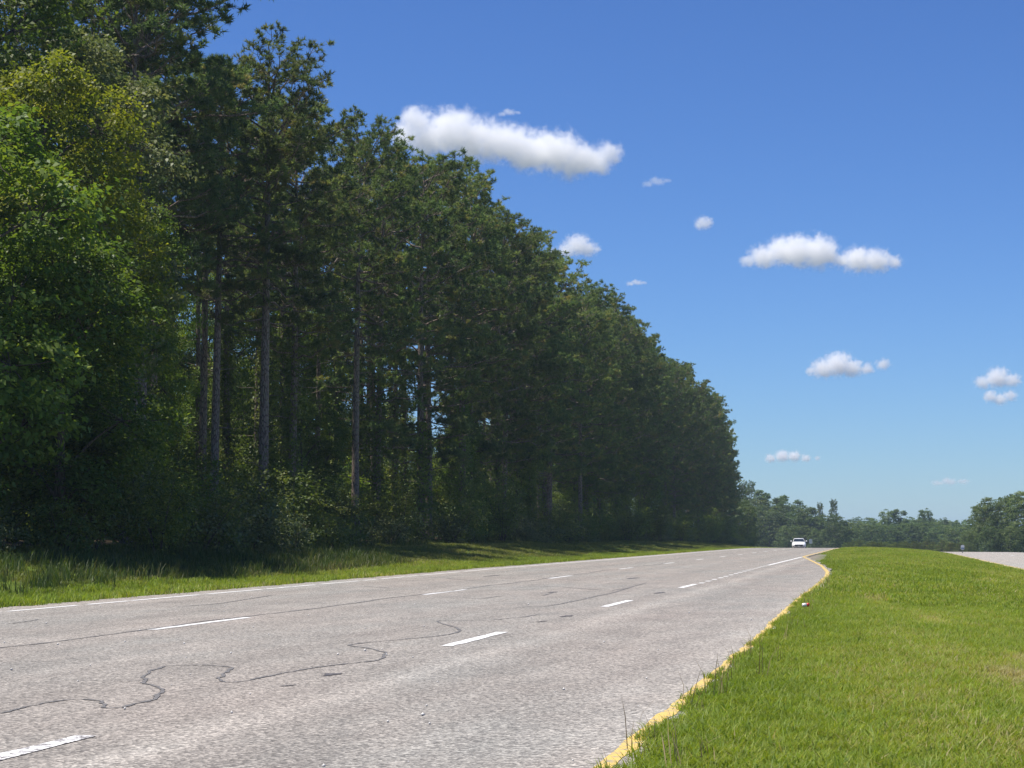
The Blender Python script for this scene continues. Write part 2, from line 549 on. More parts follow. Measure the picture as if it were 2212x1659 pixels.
def strip(name, pts, width, mat, parent, lift=.004, seed=0, jag=0.0, step=.3, label=None, taper=False):
    """a painted or poured strip lying on the road along a polyline of (u, Y)"""
    r = np.random.default_rng(seed + 5)
    pts = np.asarray(pts, float)
    seg = np.linalg.norm(np.diff(pts, axis=0), axis=1)
    s = np.concatenate([[0], np.cumsum(seg)])
    n = max(2, int(s[-1] / step) + 1)
    t = np.linspace(0, s[-1], n)
    P = np.stack([np.interp(t, s, pts[:, 0]), np.interp(t, s, pts[:, 1])], -1)
    T = np.gradient(P, axis=0)
    T /= np.linalg.norm(T, axis=1)[:, None] + 1e-9
    Nn = np.stack([-T[:, 1], T[:, 0]], -1)
    w = np.full(n, width / 2)
    wl = w + np.clip(r.normal(0, jag, n), -.33, .6) * width
    wr = w + np.clip(r.normal(0, jag, n), -.33, .6) * width
    if taper:
        f = np.minimum(1, np.minimum(np.arange(n), np.arange(n)[::-1]) / max(2, n * .15)) * .8 + .2
        wl, wr = wl * f, wr * f
    A, B = P + Nn * wl[:, None], P - Nn * wr[:, None]
    UV = np.stack([A, B], 1).reshape(-1, 2)
    X = UV[:, 0] + sh(UV[:, 1])
    Z = zc(UV[:, 1]) + lat(UV[:, 0]) + lift
    V = np.stack([X, UV[:, 1], Z], -1)
    i = np.arange(n - 1) * 2
    F = np.stack([i, i + 1, i + 3, i + 2], -1)
    nn = np.cross(V[F[0][1]] - V[F[0][0]], V[F[0][2]] - V[F[0][0]])
    if nn[2] < 0:
        F = F[:, ::-1]
    o = link(name, mesh_np(name, V, [F], [mat]), parent)
    if label:
        o['label'] = label
    return o

# white edge line, broken by the rumble notches
y = 14.0
k = 0
r1 = random.Random(3)
while y < 64:
    l = r1.choice([1.1, 1.5, 2.2, 2.9]) * (1 if y < 45 else 1.6)
    strip('edge_line_segment', [(-11.42, y), (-11.42, y + l)], .10, M['white'], road, jag=.07, seed=k, step=.25)
    y += l + r1.choice([.12, .2, .35]); k += 1
strip('edge_line', [(-11.42, y)] + [(-11.42, v) for v in np.arange(y + 5, 330, 5)], .11, M['white'], road, jag=.03, step=2)
# lane dashes
for k in range(-1, 22):
    a = 19.35 + 12.03 * k
    strip('lane_dash', [(-7.74, a), (-7.74, a + 3.1)], .11, M['white'], road, jag=.06, seed=50 + k, step=.2)
for k, (a, b) in enumerate([(5.6, 9.15), (17.05, 19.6), (26.7, 29.35), (36.35, 39.15)]):
    strip('lane_dash', [(-4.0, a), (-4.0, b)], .12, M['white_worn' if k == 0 else 'white'], road, jag=.05, seed=80 + k, step=.2)
for k in range(15):
    a = 39.75 + k * 1.62
    strip('dotted_dash', [(-3.96, a), (-3.96, a + .55)], .11, M['white'], road, jag=.05, seed=90 + k, step=.2)
strip('turn_lane_line', [(-3.95, 64.2), (-3.93, 80), (-3.92, 92.5)], .12, M['white'], road, jag=.04, step=1)
# yellow line along the median
ys = np.concatenate([np.arange(2, 93, 1.0), [93.2]])
strip('yellow_line', [(float(yel(v)), v) for v in ys], .095, M['yellow'], road, jag=.13, step=.35)
strip('yellow_line', [(-3.9, 93.3)] + [(-3.95, v) for v in np.arange(98, 330, 6)], .13, M['yellow'], road, jag=.04, step=2)
strip('yellow_line', [(5.5, v) for v in np.arange(20, 300, 5)], .12, M['yellow'], far_road, jag=.04, step=2)
for k in range(20):
    strip('lane_dash', [(9.3, 25 + 12 * k), (9.3, 28 + 12 * k)], .11, M['white'], far_road, step=1)
strip('edge_line', [(13.1, v) for v in np.arange(20, 300, 5)], .11, M['white'], far_road, step=2)

CR = [
 [(-4.98,10.19),(-5.02,10.59),(-5.0,10.96),(-4.92,11.18),(-4.82,11.12),(-4.69,10.93),(-4.54,10.62),(-4.46,10.63),(-4.47,10.93),(-4.49,11.31),(-4.62,11.75),(-4.76,12.06),(-4.95,12.37),(-5.09,12.59),(-5.25,12.94),(-5.45,13.59),(-5.53,14.06),(-5.37,14.21),(-5.16,14.18),(-5.06,14.12),(-4.91,13.85),(-4.8,13.3),(-4.7,12.98),(-4.56,12.69),(-4.44,12.62),(-4.4,12.98),(-4.4,13.59),(-4.35,13.81),(-4.24,14.51),(-4.1,14.97),(-4.17,15.54),(-4.27,16.02),(-4.46,16.38),(-4.93,16.99),(-4.85,17.51),(-4.61,18.3),(-4.45,18.84),(-4.48,19.76),(-4.71,20.52),(-5.23,21.74),(-5.22,22.08),(-4.64,22.44),(-4.47,23.13),(-4.43,23.95)],
 [(-5.12,12.66),(-5.3,12.6),(-5.52,12.57),(-5.66,12.57)],
 [(-6.78,30.06),(-6.39,29.61),(-6.36,31.06),(-5.72,31.19),(-5.84,33.08)],
 [(-5.17,26.26),(-4.79,26.82),(-4.79,30.46),(-4.78,32.56),(-5.1,39.98)],
 [(-7.1,36.74),(-6.48,36.87),(-5.02,34.23),(-4.94,35.89)],
 [(-10.1,43.19),(-9.0,41.12)], [(-10.1,36.15),(-9.39,35.26)], [(-9.85,20.33),(-9.9,20.84),(-9.99,21.47)],
 [(-9.87,25.61),(-9.65,26.61),(-10.16,30.61)], [(-10.77,27.07),(-10.29,26.93)],
]
_cr = np.random.default_rng(55)
def smooth_line(p, it=2):
    p = np.asarray(p, float)
    if it > 1:
        p = np.concatenate([p[:1], np.stack([.5 * (p[:-1] + p[1:]) + _cr.normal(0, .022, (len(p) - 1, 2)), p[1:] + _cr.normal(0, .008, (len(p) - 1, 2))], 1).reshape(-1, 2)])
    for _ in range(it):
        q = .75 * p[:-1] + .25 * p[1:]
        w = .25 * p[:-1] + .75 * p[1:]
        p = np.concatenate([p[:1], np.stack([q, w], 1).reshape(-1, 2), p[-1:]])
    return p
for k, c in enumerate(CR):
    strip('crack_seal', smooth_line(c), [.026, .014, .03, .03, .036, .04, .035, .03, .035, .035][k], M['seal'], road, lift=.004, seed=120 + k, jag=.26, step=.05)
r2 = random.Random(8)
yy = [8 + i * 1.1 for i in range(120)]
cl = [(-7.83 + .05 * math.sin(v * .8) + .03 * math.sin(v * 2.3) + r2.uniform(-.012, .012), v) for v in yy]
strip('crack_seal', smooth_line(cl), .036, M['seal'], road, seed=140, jag=.22, step=.25)
for k, (u, v, l, w) in enumerate([(-4.0, 13.46, .32, .10), (-4.0, 12.42, .16, .06), (-5.88, 33.2, .5, .12), (-4.04, 22.08, .35, .06), (-4.0, 23.55, .5, .09), (-4.02, 33.2, .8, .10), (-5.9, 44, 1.2, .12), (-9.6, 46, 1.6, .12)]):
    strip('tar_patch', [(u - .03, v - l / 2), (u, v), (u + .03, v + l / 2)], w, M['patch'], road, seed=150 + k, jag=.28, step=.05, taper=True)

# crumbs of pale stone scattered over the road
r3 = np.random.default_rng(21)
pv, pf = [], []
base = np.array([[1, 0, 0], [-1, 0, 0], [0, 1, 0], [0, -1, 0], [0, 0, 1], [0, 0, -.6]], float)
bf = np.array([[0, 2, 4], [2, 1, 4], [1, 3, 4], [3, 0, 4], [2, 0, 5], [1, 2, 5], [3, 1, 5], [0, 3, 5]])
for i in range(330):
    Yp = 8 + 62 * r3.random() ** 1.5
    up = r3.uniform(-11.2, float(yel(Yp)) - .1)
    s = r3.uniform(.005, .012) * (1 + .45 * (r3.random() < .12))
    R = Matrix.Rotation(r3.uniform(0, 6), 3, 'Z')
    v = (base * r3.uniform(.6, 1.3, (6, 3)) * s) @ np.array(R)
    v += [up + float(sh(Yp)), Yp, float(zc(Yp) + lat(up)) + s * .5]
    pf.append(bf + 6 * len(pv)); pv.append(v)
M['stone'] = simple('pale_stone', (.62, .60, .56), .8, noise=.25, scale=30)
peb = link('road_gravel', mesh_np('road_gravel', np.concatenate(pv), [np.concatenate(pf)], [M['stone']]))
tag(peb, 'pale crumbs of stone scattered over the asphalt', 'gravel', kind='stuff')

# ----------------------------------------------------------------------------
# PLANT BUILDERS
# ----------------------------------------------------------------------------
def unit(v):
    return v / (np.linalg.norm(v, axis=-1, keepdims=True) + 1e-9)

def needle_mesh(name, P, A, size, rg, n=90, w=.044, mat='needle', tint=None):
    """puffs of needles round the points P; each puff is a handful of bottlebrush tufts"""
    k = len(P)
    nt = 6
    td = unit(rg.normal(size=(k, nt, 3)) + A[:, None, :] * .55)
    tc = P[:, None, :] + td * size[:, None, None] * rg.uniform(.25, .95, (k, nt, 1)) * np.array([1, 1, .75])
    m = n // nt
    d = unit(rg.normal(size=(k, nt, m, 3)) * .75 + (td * .5 + A[:, None, :] * .5)[:, :, None, :])
    ln = (size[:, None, None, None] * .30 + .11) * rg.uniform(.7, 1.15, (k, nt, m, 1))
    b = tc[:, :, None, :] - td[:, :, None, :] * rg.uniform(0, .16, (k, nt, m, 1))
    side = unit(np.cross(d, rg.normal(size=d.shape))) * w * .5
    tip = b + d * ln
    V = np.stack([b - side, b + side, tip], 3).reshape(-1, 3)
    F = np.arange(len(V)).reshape(-1, 3)
    t = np.repeat(tint[:, None], nt, 1) + rg.normal(0, .12, (k, nt))
    t = np.clip(np.repeat(t.reshape(-1), m) + rg.normal(0, .05, k * nt * m), 0, 1)
    return mesh_np(name, V, [F], [M[mat]], attrs={'tint': np.repeat(t, 3)})

def leaf_arrays(C, Nrm, size, rg, aspect=.62):
    """leaf quads at C facing about Nrm"""
    k = len(C)
    d = unit(np.cross(Nrm, rg.normal(size=(k, 3))))
    s = np.cross(Nrm, d)
    ln = size[:, None]
    base = C - d * ln * .5
    tip = C + d * ln * .5 - Nrm * ln * .12
    l = C + s * ln * .5 * aspect + Nrm * ln * .07
    r = C - s * ln * .5 * aspect + Nrm * ln * .07
    return np.stack([base, r, tip, l], 1).reshape(-1, 3)

def leaf_mesh(name, C, Nrm, size, tint, mat, rg, aspect=.62):
    V = leaf_arrays(C, Nrm, size, rg, aspect)
    F = np.arange(len(V)).reshape(-1, 4)
    return mesh_np(name, V, [F], [M[mat]], attrs={'tint': np.repeat(np.clip(tint, 0, 1), 4)})

def make_pine(seed, H=23.0, cb=.45, Rc=2.9, nb=48, lean=0.0, dead=7, low_w=1.0, r0=.21):
    rg = np.random.default_rng(seed)
    T = Tubes()
    zt = np.linspace(0, 1, 14)
    ph = rg.uniform(0, 6, 2)
    def axis(t):
        t = np.asarray(t, float)
        return np.stack([lean * t * 2.0 + .16 * np.sin(t * 3.2 + ph[0]) * t, .16 * np.sin(t * 2.7 + ph[1]) * t, t * H - .3], -1)
    flare = 1 + .55 * np.exp(-zt * 40)
    T.add(axis(zt), r0 * flare * (1 - .82 * zt ** 1.25), 9)
    trunk = T.mesh('pine_trunk', [M['pine_bark']])
    B = Tubes()
    P, A, S = [], [], []
    for i in range(nb):
        s = (i + rg.random()) / nb
        t = cb + (1 - cb) * s ** .92
        p0 = axis(t)
        az = i * 2.39996 + rg.normal(0, .35)
        prof = float(np.interp(s, [0, .12, .35, .65, .85, 1], [.62 * low_w, .85, 1.0, .92, .74, .42]))
        ln = Rc * prof * rg.uniform(.55, 1.2) + .25
        el = R_(-8 + 54 * s ** 1.3 + rg.normal(0, 10))
        h = np.array([math.cos(az), math.sin(az), 0])
        q = np.linspace(0, 1, 6)
        curve = rg.uniform(.05, .28)
        pts = p0 + h * (q * ln * math.cos(el))[:, None]
        pts[:, 2] += q * ln * math.sin(el) + curve * ln * q ** 2.2
        pts[1:-1] += rg.normal(0, .035 * ln, (4, 3))
        rb = .022 + .014 * ln
        B.add(pts, rb * (1 - .8 * q), 5)
        # twigs, each ending in a puff of needles
        nt_ = int(4 + ln * 3.5)
        for j in range(nt_):
            f = .30 + .70 * (j + rg.random()) / nt_
            bp = np.array([np.interp(f, q, pts[:, c]) for c in range(3)])
            sd = np.cross(h, [0, 0, 1]) * (1 if j % 2 else -1)
            dv = unit(h * rg.uniform(.2, .9) + sd * rg.uniform(.4, 1.1) + np.array([0, 0, rg.uniform(.1, .8)]))
            tl = (.22 + .30 * ln * (1 - .45 * f)) * rg.uniform(.6, 1.25)
            e = bp + dv * tl
            B.add(np.stack([bp, (bp + e) / 2 + rg.normal(0, .02, 3), e]), [.015, .012, .008], 3)
            P.append(e); A.append(unit(dv * .5 + np.array([0, 0, .7]))); S.append(rg.uniform(.30, .50))
        P.append(pts[-1]); A.append(unit(pts[-1] - pts[-2] + np.array([0, 0, .3]))); S.append(rg.uniform(.34, .48))
    for j in range(9):
        P.append(axis(.97) + np.array([rg.normal(0, .5), rg.normal(0, .5), rg.uniform(-.6, .7)])); A.append(np.array([0, 0, 1.0])); S.append(.40)
    for j in range(dead):
        t = rg.uniform(min(.16, cb * .6), cb)
        az = rg.uniform(0, 6.28)
        ln = rg.uniform(.5, 2.6) * (.5 + t)
        h = np.array([math.cos(az), math.sin(az), rg.uniform(-.25, .35)])
        q = np.linspace(0, 1, 5)
        pts = axis(t) + h * (q * ln)[:, None] + rg.normal(0, .05 * ln, (5, 3)) * q[:, None]
        B.add(pts, .03 * (1 - .75 * q), 4)
    branches = B.mesh('pine_branches', [M['pine_bark']])
    P, A, S = np.array(P), np.array(A), np.array(S)
    tint = np.clip(rg.beta(2, 2.6, len(P)) + .06 * (P[:, 2] / H - .7) + .20 * np.sin(P[:, 0] * 1.7 + P[:, 1] * 1.3 + P[:, 2]), 0, 1)
    crown = needle_mesh('pine_crown', P, A, S, rg, tint=tint)
    return {'trunk': trunk, 'branches': branches, 'crown': crown}

def make_broadleaf(seed, H=14.0, W=4.2, base=1.0, nl=16, per=58, leaf=.17, mat='leaf', clump_leaves=30, r0=.2):
    rg = np.random.default_rng(seed)
    T = Tubes()
    q = np.linspace(0, 1, 10)
    ax = np.stack([.35 * np.sin(q * 3 + seed) * q, .35 * np.sin(q * 2.4 + 2 * seed) * q, q * H * .86 - .3], -1)
    T.add(ax, r0 * (1 + .5 * np.exp(-q * 30)) * (1 - .85 * q), 8)
    trunk = T.mesh('tree_trunk', [M['grey_bark']])
    B = Tubes()
    C, D = [], []
    for i in range(nl):
        s = (i + rg.random() * .8) / nl
        z = base + (H - base) * (s ** .85)
        prof = math.sin(math.pi * (.16 + .80 * s)) ** .65
        az = i * 2.39996 + rg.normal(0, .4)
        rad = W * prof * rg.uniform(.45, .72)
        lr = W * rg.uniform(.30, .46) * (.65 + .45 * prof)
        lc = np.array([math.cos(az) * rad, math.sin(az) * rad, min(z, H - lr * .5)])
        zb = max(.5, z - rad * .55 - .4)
        st = np.array([np.interp(zb / (H * .86), q, ax[:, c]) for c in range(3)])
        qq = np.linspace(0, 1, 5)
        pts = st + (lc - st) * qq[:, None]
        pts[:, 2] += .25 * rad * np.sin(qq * math.pi) * .5
        B.add(pts, (.03 + .012 * rad) * (1 - .75 * qq) + .008, 5)
        dd = unit(rg.normal(size=(per, 3)) + np.array([math.cos(az), math.sin(az), .35]) * .55)
        rr = lr * rg.uniform(.60, 1.12, (per, 1)) * np.array([1, 1, .8])
        cc = lc + dd * rr
        for m_ in range(0, per, 6):
            B.add(np.stack([lc, (lc + cc[m_]) / 2 + rg.normal(0, .1, 3), cc[m_]]), [.022, .014, .006], 3)
        C.append(cc); D.append(dd)
    C, D = np.concatenate(C), np.concatenate(D)
    keep = C[:, 2] > .25
    C, D = C[keep], D[keep]
    branches = B.mesh('tree_branches', [M['grey_bark']])
    k = len(C)
    out_ = np.repeat(D, clump_leaves, 0)
    off = rg.normal(size=(k * clump_leaves, 3)) * np.array([.25, .25, .10]) * (W / 4.2) ** .5
    cs = np.repeat(rg.uniform(.7, 1.25, (k, 1)), clump_leaves, 0)
    LC = np.repeat(C, clump_leaves, 0) + off * cs
    LN = unit(out_ * .45 + np.array([0, 0, .75]) + rg.normal(0, .42, LC.shape))
    tint = np.repeat(np.clip(rg.beta(2.2, 2.4, k) + .10 * (C[:, 2] / H - .5), 0, 1), clump_leaves) + rg.normal(0, .10, k * clump_leaves)
    crown = leaf_mesh('tree_crown', LC, LN, leaf * rg.uniform(.6, 1.2, len(LC)), tint, mat, rg)
    return {'trunk': trunk, 'branches': branches, 'crown': crown}

def make_bush(seed, H=2.6, W=1.6, ncl=90, leaf=.13, mat='bush', cl=26, stems=7):
    rg = np.random.default_rng(seed)
    B = Tubes()
    C, D = [], []
    for i in range(stems):
        az = rg.uniform(0, 6.28)
        rd = W * rg.uniform(.2, .8)
        hh = H * rg.uniform(.6, 1.0) * (1 - .3 * rd / W)
        q = np.linspace(0, 1, 5)
        h = np.array([math.cos(az), math.sin(az), 0])
        pts = h * (rd * q ** 1.3)[:, None] + h * .08
        pts[:, 2] = q * hh - .1
        B.add(pts, .028 * (1 - .8 * q), 4)
        nn = ncl // stems
        f = .2 + .8 * rg.random(nn) ** .8
        cc = np.stack([np.interp(f, q, pts[:, c]) for c in range(3)], -1) + rg.normal(0, 1, (nn, 3)) * np.array([.34, .34, .26]) * W * .7
        cc[:, 2] = np.clip(cc[:, 2], .1, None)
        C.append(cc)
    C = np.concatenate(C)
    D = unit(C - np.array([0, 0, H * .35]))
    k = len(C)
    off = rg.normal(size=(k * cl, 3)) * np.array([.20, .20, .10]) * (W / 1.6) ** .4
    LC = np.repeat(C, cl, 0) + off
    LC[:, 2] = np.clip(LC[:, 2], .03, None)
    LN = unit(np.repeat(D, cl, 0) * .5 + np.array([0, 0, .7]) + rg.normal(0, .45, LC.shape))
    tint = np.repeat(rg.beta(2, 2.2, k), cl) + rg.normal(0, .1, k * cl)
    return {'stems': B.mesh('bush_stems', [M['grey_bark']]),
            'foliage': leaf_mesh('bush_foliage', LC, LN, leaf * rg.uniform(.55, 1.25, len(LC)), tint, mat, rg)}

def make_vine(seed, H=9.0, rad=.42, n=2600):
    """leafy creeper wrapped round a trunk"""
    rg = np.random.default_rng(seed)
    z = H * rg.random(n) ** 1.15
    lump = .55 + .45 * np.sin(z * 1.7 + seed) * np.sin(z * .9 + 2 * seed)
    az = rg.uniform(0, 6.283, n)
    rr = .16 + np.abs(rg.normal(0, 1, n)) * rad * .8 * (.35 + lump) * (1 - .45 * z / H)
    C = np.stack([np.cos(az) * rr, np.sin(az) * rr, z], -1)
    Nr = unit(np.stack([np.cos(az), np.sin(az), np.full(n, .5)], -1) + rg.normal(0, .45, (n, 3)))
    tint = .5 + .28 * np.sin(z * 2.1 + az) + rg.normal(0, .15, n)
    return leaf_mesh('vine_leaves', C, Nr, rg.uniform(.09, .20, n), tint, 'vine', rg, .8)

def place(kind, name, variant, X, Y, scale, rz, label, cat, group=None, sxy=None, extra=None, tilt=0.0, dz=0.0):
    """a plant as a thing: an Empty at its foot with its parts"""
    z = ground_at(X, Y) + dz
    t = thing(name, label, cat, (X, Y, z), rz, group)
    t.rotation_euler = (tilt, 0, rz)
    t.scale = ((sxy or scale), (sxy or scale), scale)
    for part, me in variant.items():
        o = link(part, me, t)
        if part != 'trunk':
            o['kind'] = 'stuff'
    if extra is not None:
        link('vine', extra, t)['kind'] = 'stuff'
    return t

# ----------------------------------------------------------------------------
# THE PINE WOOD
# ----------------------------------------------------------------------------
PINES = [make_pine(101, 23, .50, 3.3, 44), make_pine(102, 23, .42, 3.5, 52, .15), make_pine(103, 22, .28, 3.4, 62, -.15),
         make_pine(104, 24, .46, 3.7, 50, r0=.27), make_pine(105, 22, .20, 3.5, 70), make_pine(106, 23, .26, 3.4, 66, .1)]
THIN = [make_pine(121, 23, .66, 2.3, 20, dead=12), make_pine(122, 22, .70, 2.1, 18, .1, dead=14), make_pine(123, 23, .62, 2.4, 22, -.1, dead=10)]
LOWP = [make_pine(111, 20, .14, 3.2, 76, low_w=.9), make_pine(112, 18, .10, 3.3, 72, low_w=1.0)]
BROAD = [make_broadleaf(201, 13.5, 4.4, .8, 20, 60, mat='leaf_bright'), make_broadleaf(202, 17.5, 4.6, 2.0, 22, 60), make_broadleaf(203, 15, 3.8, 1.0, 20, 58, mat='leaf_dull'),
         make_broadleaf(204, 9, 3.2, .6, 15, 54)]
BUSH = [make_bush(301), make_bush(302, 3.4, 1.7, 110), make_bush(303, 1.6, 1.3, 60), make_bush(304, 4.6, 1.9, 130, mat='leaf'),
        make_bush(305, 2.2, 1.8, 80, mat='leaf_dull'), make_bush(306, 6.0, 1.7, 150, mat='bush')]
VINES = [make_vine(401, 10, .62, 3400), make_vine(402, 7, .80, 3200), make_vine(403, 12, .50, 3800)]

rt = random.Random(77)
def U_edge(Y):
    return -24.0
FRONT = []
# front row of pines: world Y and label of each
PROTO_ANGLE = 0
front = []
ONES = ['', 'first', 'second', 'third', 'fourth', 'fifth', 'sixth', 'seventh', 'eighth', 'ninth', 'tenth', 'eleventh', 'twelfth', 'thirteenth',
        'fourteenth', 'fifteenth', 'sixteenth', 'seventeenth', 'eighteenth', 'nineteenth', 'twentieth']
def ordinal(n):
    if n <= 20: return ONES[n]
    if n == 30: return 'thirtieth'
    return ('twenty-' if n < 30 else 'thirty-') + ONES[n % 10]
front_spec = [
 # X, Y, height m, variant, tilt, vine, label
 (-25.6, 70.5, 20.6, 0, 0.00, None, 'thin straight pine standing left of the thick bare-trunked pine'),
 (-24.0, 71.6, 21.6, 3, 0.00, None, 'tall pine with thick bare leaning trunk rising behind yellow-green bush'),
 (-24.6, 77.0, 20.6, 1, 0.00, 2, 'vine-clad pine just right of the thick bare-trunked pine'),
 (-24.2, 85.6, 21.4, 3, 0.00, None, 'pine with dark straight trunk and big forked upper limbs'),
 (-24.8, 91.5, 21.6, 5, 0.00, 0, 'pine whose crown hangs low in front of slim bare trunks'),
 (-24.0, 97.5, 22.2, 4, 0.00, 1, 'full-crowned pine beside the small sky gap between trunks'),
 (-24.9, 103.0, 23.0, 1, 0.00, None, 'pine with broad top just under the right half of the long cloud'),
 (-24.1, 108.0, 23.8, 3, 0.00, 0, 'pine whose branch tips jut out at the step in the treetop line'),
 (-24.9, 113.5, 22.5, 5, 0.00, 2, 'first round-topped pine right of the step in the treetops'),
 (-24.2, 118.5, 22.8, 4, 0.00, 1, 'second round-topped pine right of the step in the treetops'),
 (-24.9, 124.0, 22.5, 2, 0.00, None, 'third round-topped pine right of the step in the treetops'),
 (-24.1, 129.5, 23.0, 5, 0.00, 0, 'fourth round-topped pine right of the step in the treetops'),
]
for i in range(35):
    Yp = 135 + i * 5.05 + rt.uniform(-1, 1)
    n = 35 - i
    front.append((-24.6 + rt.uniform(-1.5, 1.1), Yp, rt.uniform(20.6, 24.6), rt.choice([2, 4, 5, 4, 5]), 0.0, rt.choice([None, 0, 1, 2]),
                  'last pine at the far end of the roadside wood' if n == 1 else
                  '%s pine from the far end along the road edge of the wood' % ordinal(n)))
GP = 'tall pines along the road edge of the wood'
for X, Y, Hh, vi, ti, vn, lb in front_spec + front:
    X2 = X + float(sh(Y)) * .5
    var = PINES[vi]
    last = Y > 280
    if last:
        var = LOWP[0 if Y < 297 else 1]
        Hh = float(np.interp(Y, [280, 292, 301, 308, 313], [23.0, 21.5, 18.5, 15.0, 12.0]))
    Hh *= .88
    base_h = {0: 23, 1: 23, 2: 22, 3: 24, 4: 22, 5: 23}[vi]
    if last:
        base_h = 20 if var is LOWP[0] else 18
    s = Hh / base_h
    place('pine', 'pine_tree', var, X2, Y, s, rt.uniform(0, 6.28), lb, 'pine tree', GP, sxy=s * rt.uniform(.90, 1.20), extra=VINES[vn] if vn is not None else None)
    FRONT.append((X2, Y))

SHORT = ['thin pine left of the thick trunk', 'thick bare-trunked pine', 'vine-clad pine right of the thick trunk', 'fork-limbed pine', 'low-crowned pine before slim trunks',
         'full-crowned pine by the sky gap', 'broad-topped pine under the long cloud', 'pine at the step in the treetops'] + \
        ['%s pine right of the treetop step' % ordinal(k) for k in (1, 2, 3, 4)] + \
        [('%s pine from the far end' % ordinal(k)) if k > 1 else 'last pine at the far end' for k in range(35, 0, -1)]
def near_pine(X, Y):
    return SHORT[min(range(len(FRONT)), key=lambda k: (FRONT[k][1] - Y) ** 2 + .2 * (FRONT[k][0] - X) ** 2)]
USED = set()
def single_out(cands):
    for c in cands:
        if c not in USED:
            USED.add(c)
            return c
    return None
# pines standing deeper in the wood
deep = []
for row, (xr, y0, y1, step, lb, gp) in enumerate([
    (-28.5, 70, 300, 5.8, 'slim pine standing in the second row behind the roadside pines', 'second row of pines in the wood'),
    (-32.6, 76, 240, 7.6, 'slim pine standing in the third row in the shade of the wood', 'third row of pines in the wood')]):
    y = y0
    while y < y1:
        X = xr + rt.uniform(-1.4, 1.4) + float(sh(y)) * .6
        yj = y + rt.uniform(-1.2, 1.2)
        lb2 = lb
        if row == 0:
            lb2 = single_out(['slim second-row pine just behind the ' + near_pine(X, yj), 'slim second-row pine seen beside the ' + near_pine(X, yj)]) or lb
        place('pine', 'pine_tree', THIN[rt.randrange(3)] if (y < 128 or row or rt.random() < .45) else PINES[rt.choice([0, 1, 3, 1]) if row else rt.choice([0, 1, 3, 5])], X, yj, rt.uniform(.78, .92), rt.uniform(0, 6.28), lb2, 'pine tree', gp,
              sxy=rt.uniform(.8, .95), extra=VINES[rt.randrange(3)] if rt.random() < .7 else None)
        y += step * rt.uniform(.75, 1.25) * (.62 if y < 112 else 1.0)
for i in range(14):
    Yb = 68 + i * 4.1 + rt.uniform(-1, 1)
    X = rt.uniform(-37.5, -35.0)
    place('tree', 'leafy_tree', BROAD[rt.choice([0, 2, 1])], X, Yb, rt.uniform(.85, 1.12), rt.uniform(0, 6.28), 'sunlit leafy tree glimpsed between the slim trunks deep in the wood', 'tree', 'sunlit leafy trees inside the wood', sxy=rt.uniform(.6, .8))
# tall pines behind the leafy trees at the left
for X, Y, Hh, vi, lb in [(-27.0, 66.0, 25.0, 3, 'tallest pine, with thin open top, behind the leafy trees at left'),
                         (-25.3, 61.5, 23.0, 1, 'grey-green pine rising above the leafy trees at the top left'),
                         (-30.0, 60.0, 24.0, 0, 'pine half hidden behind the tall leafy tree at the left edge'),
                         (-29.8, 67.5, 23.0, 5, 'pine with long slanting limbs behind the grey-leaved tree')]:
    Hh *= .92
    place('pine', 'pine_tree', PINES[vi], X, Y, Hh / 23, rt.uniform(0, 6.28), lb, 'pine tree', 'pines behind the leafy trees', sxy=Hh / 23 * 1.1)

# ----------------------------------------------------------------------------
# LEAFY TREES AT THE LEFT, AND THE EDGE THICKET
# ----------------------------------------------------------------------------
GL = 'leafy trees at the left end of the wood'
for vi, X, Y, s, sx, lb in [
    (1, -26.0, 48.5, 1.12, 1.0, 'tall bright green leafy tree cut by the left frame edge'),
    (0, -21.4, 45.6, .90, .78, 'yellow-green leafy tree with sunlit rounded top at left'),
    (2, -23.8, 53.3, 1.02, .88, 'grey-green leafy tree behind the yellow-green sunlit tree'),
    (1, -23.8, 57.0, .62, .50, 'dark leafy tree hung with creepers beside the first pine trunks'),
    (3, -19.4, 42.6, .85, .85, 'low dark leafy tree overhanging the verge at left'),
    (3, -20.6, 45.2, .80, .75, 'small dark leafy tree below the yellow-green sunlit tree'),
    (2, -28.5, 53.5, 1.25, 1.0, 'pale leafy tree at the top left under the tall pines'),
    (3, -20.2, 38.6, 1.1, 1.0, 'dark leafy tree at the left frame edge above the verge'),
    (1, -27.5, 42.5, 1.0, 1.0, 'big leafy tree outside the left end of the view'),
    ]:
    place('tree', 'leafy_tree', BROAD[vi], X, Y, s, rt.uniform(0, 6.28), lb, 'tree', GL, sxy=sx)

GB = 'bushes along the foot of the wood'
spec = [
 (3, -21.9, 66.8, 1.02, 'yellow-green bush in front of the thick bare-trunked pine'),
 (1, -22.2, 62.4, .95, 'dark round bush left of the yellow-green bush'),
 (0, -20.8, 63.6, .80, 'low dark bush at the grass edge below the yellow-green bush'),
 (1, -22.6, 76.0, .85, 'olive bush right of the tall yellow-green bush'),
 (5, -25.6, 67.0, .85, 'leafy sapling between the thin pine and the thick trunk'),
 (3, -23.4, 58.8, .85, 'leafy bush at the foot of the dark creeper-hung tree'),
 (2, -20.6, 70.5, .9, 'small weedy bush with dead sticks at the bank top'),
 (4, -21.6, 81.5, .8, 'pale bush on the bank near the sunlit grass streaks'),
]
for vi, X, Y, s, lb in spec:
    place('bush', 'bush', BUSH[vi], X, Y, s, rt.uniform(0, 6.28), lb, 'bush', GB, sxy=s * 1.05)
y = 84
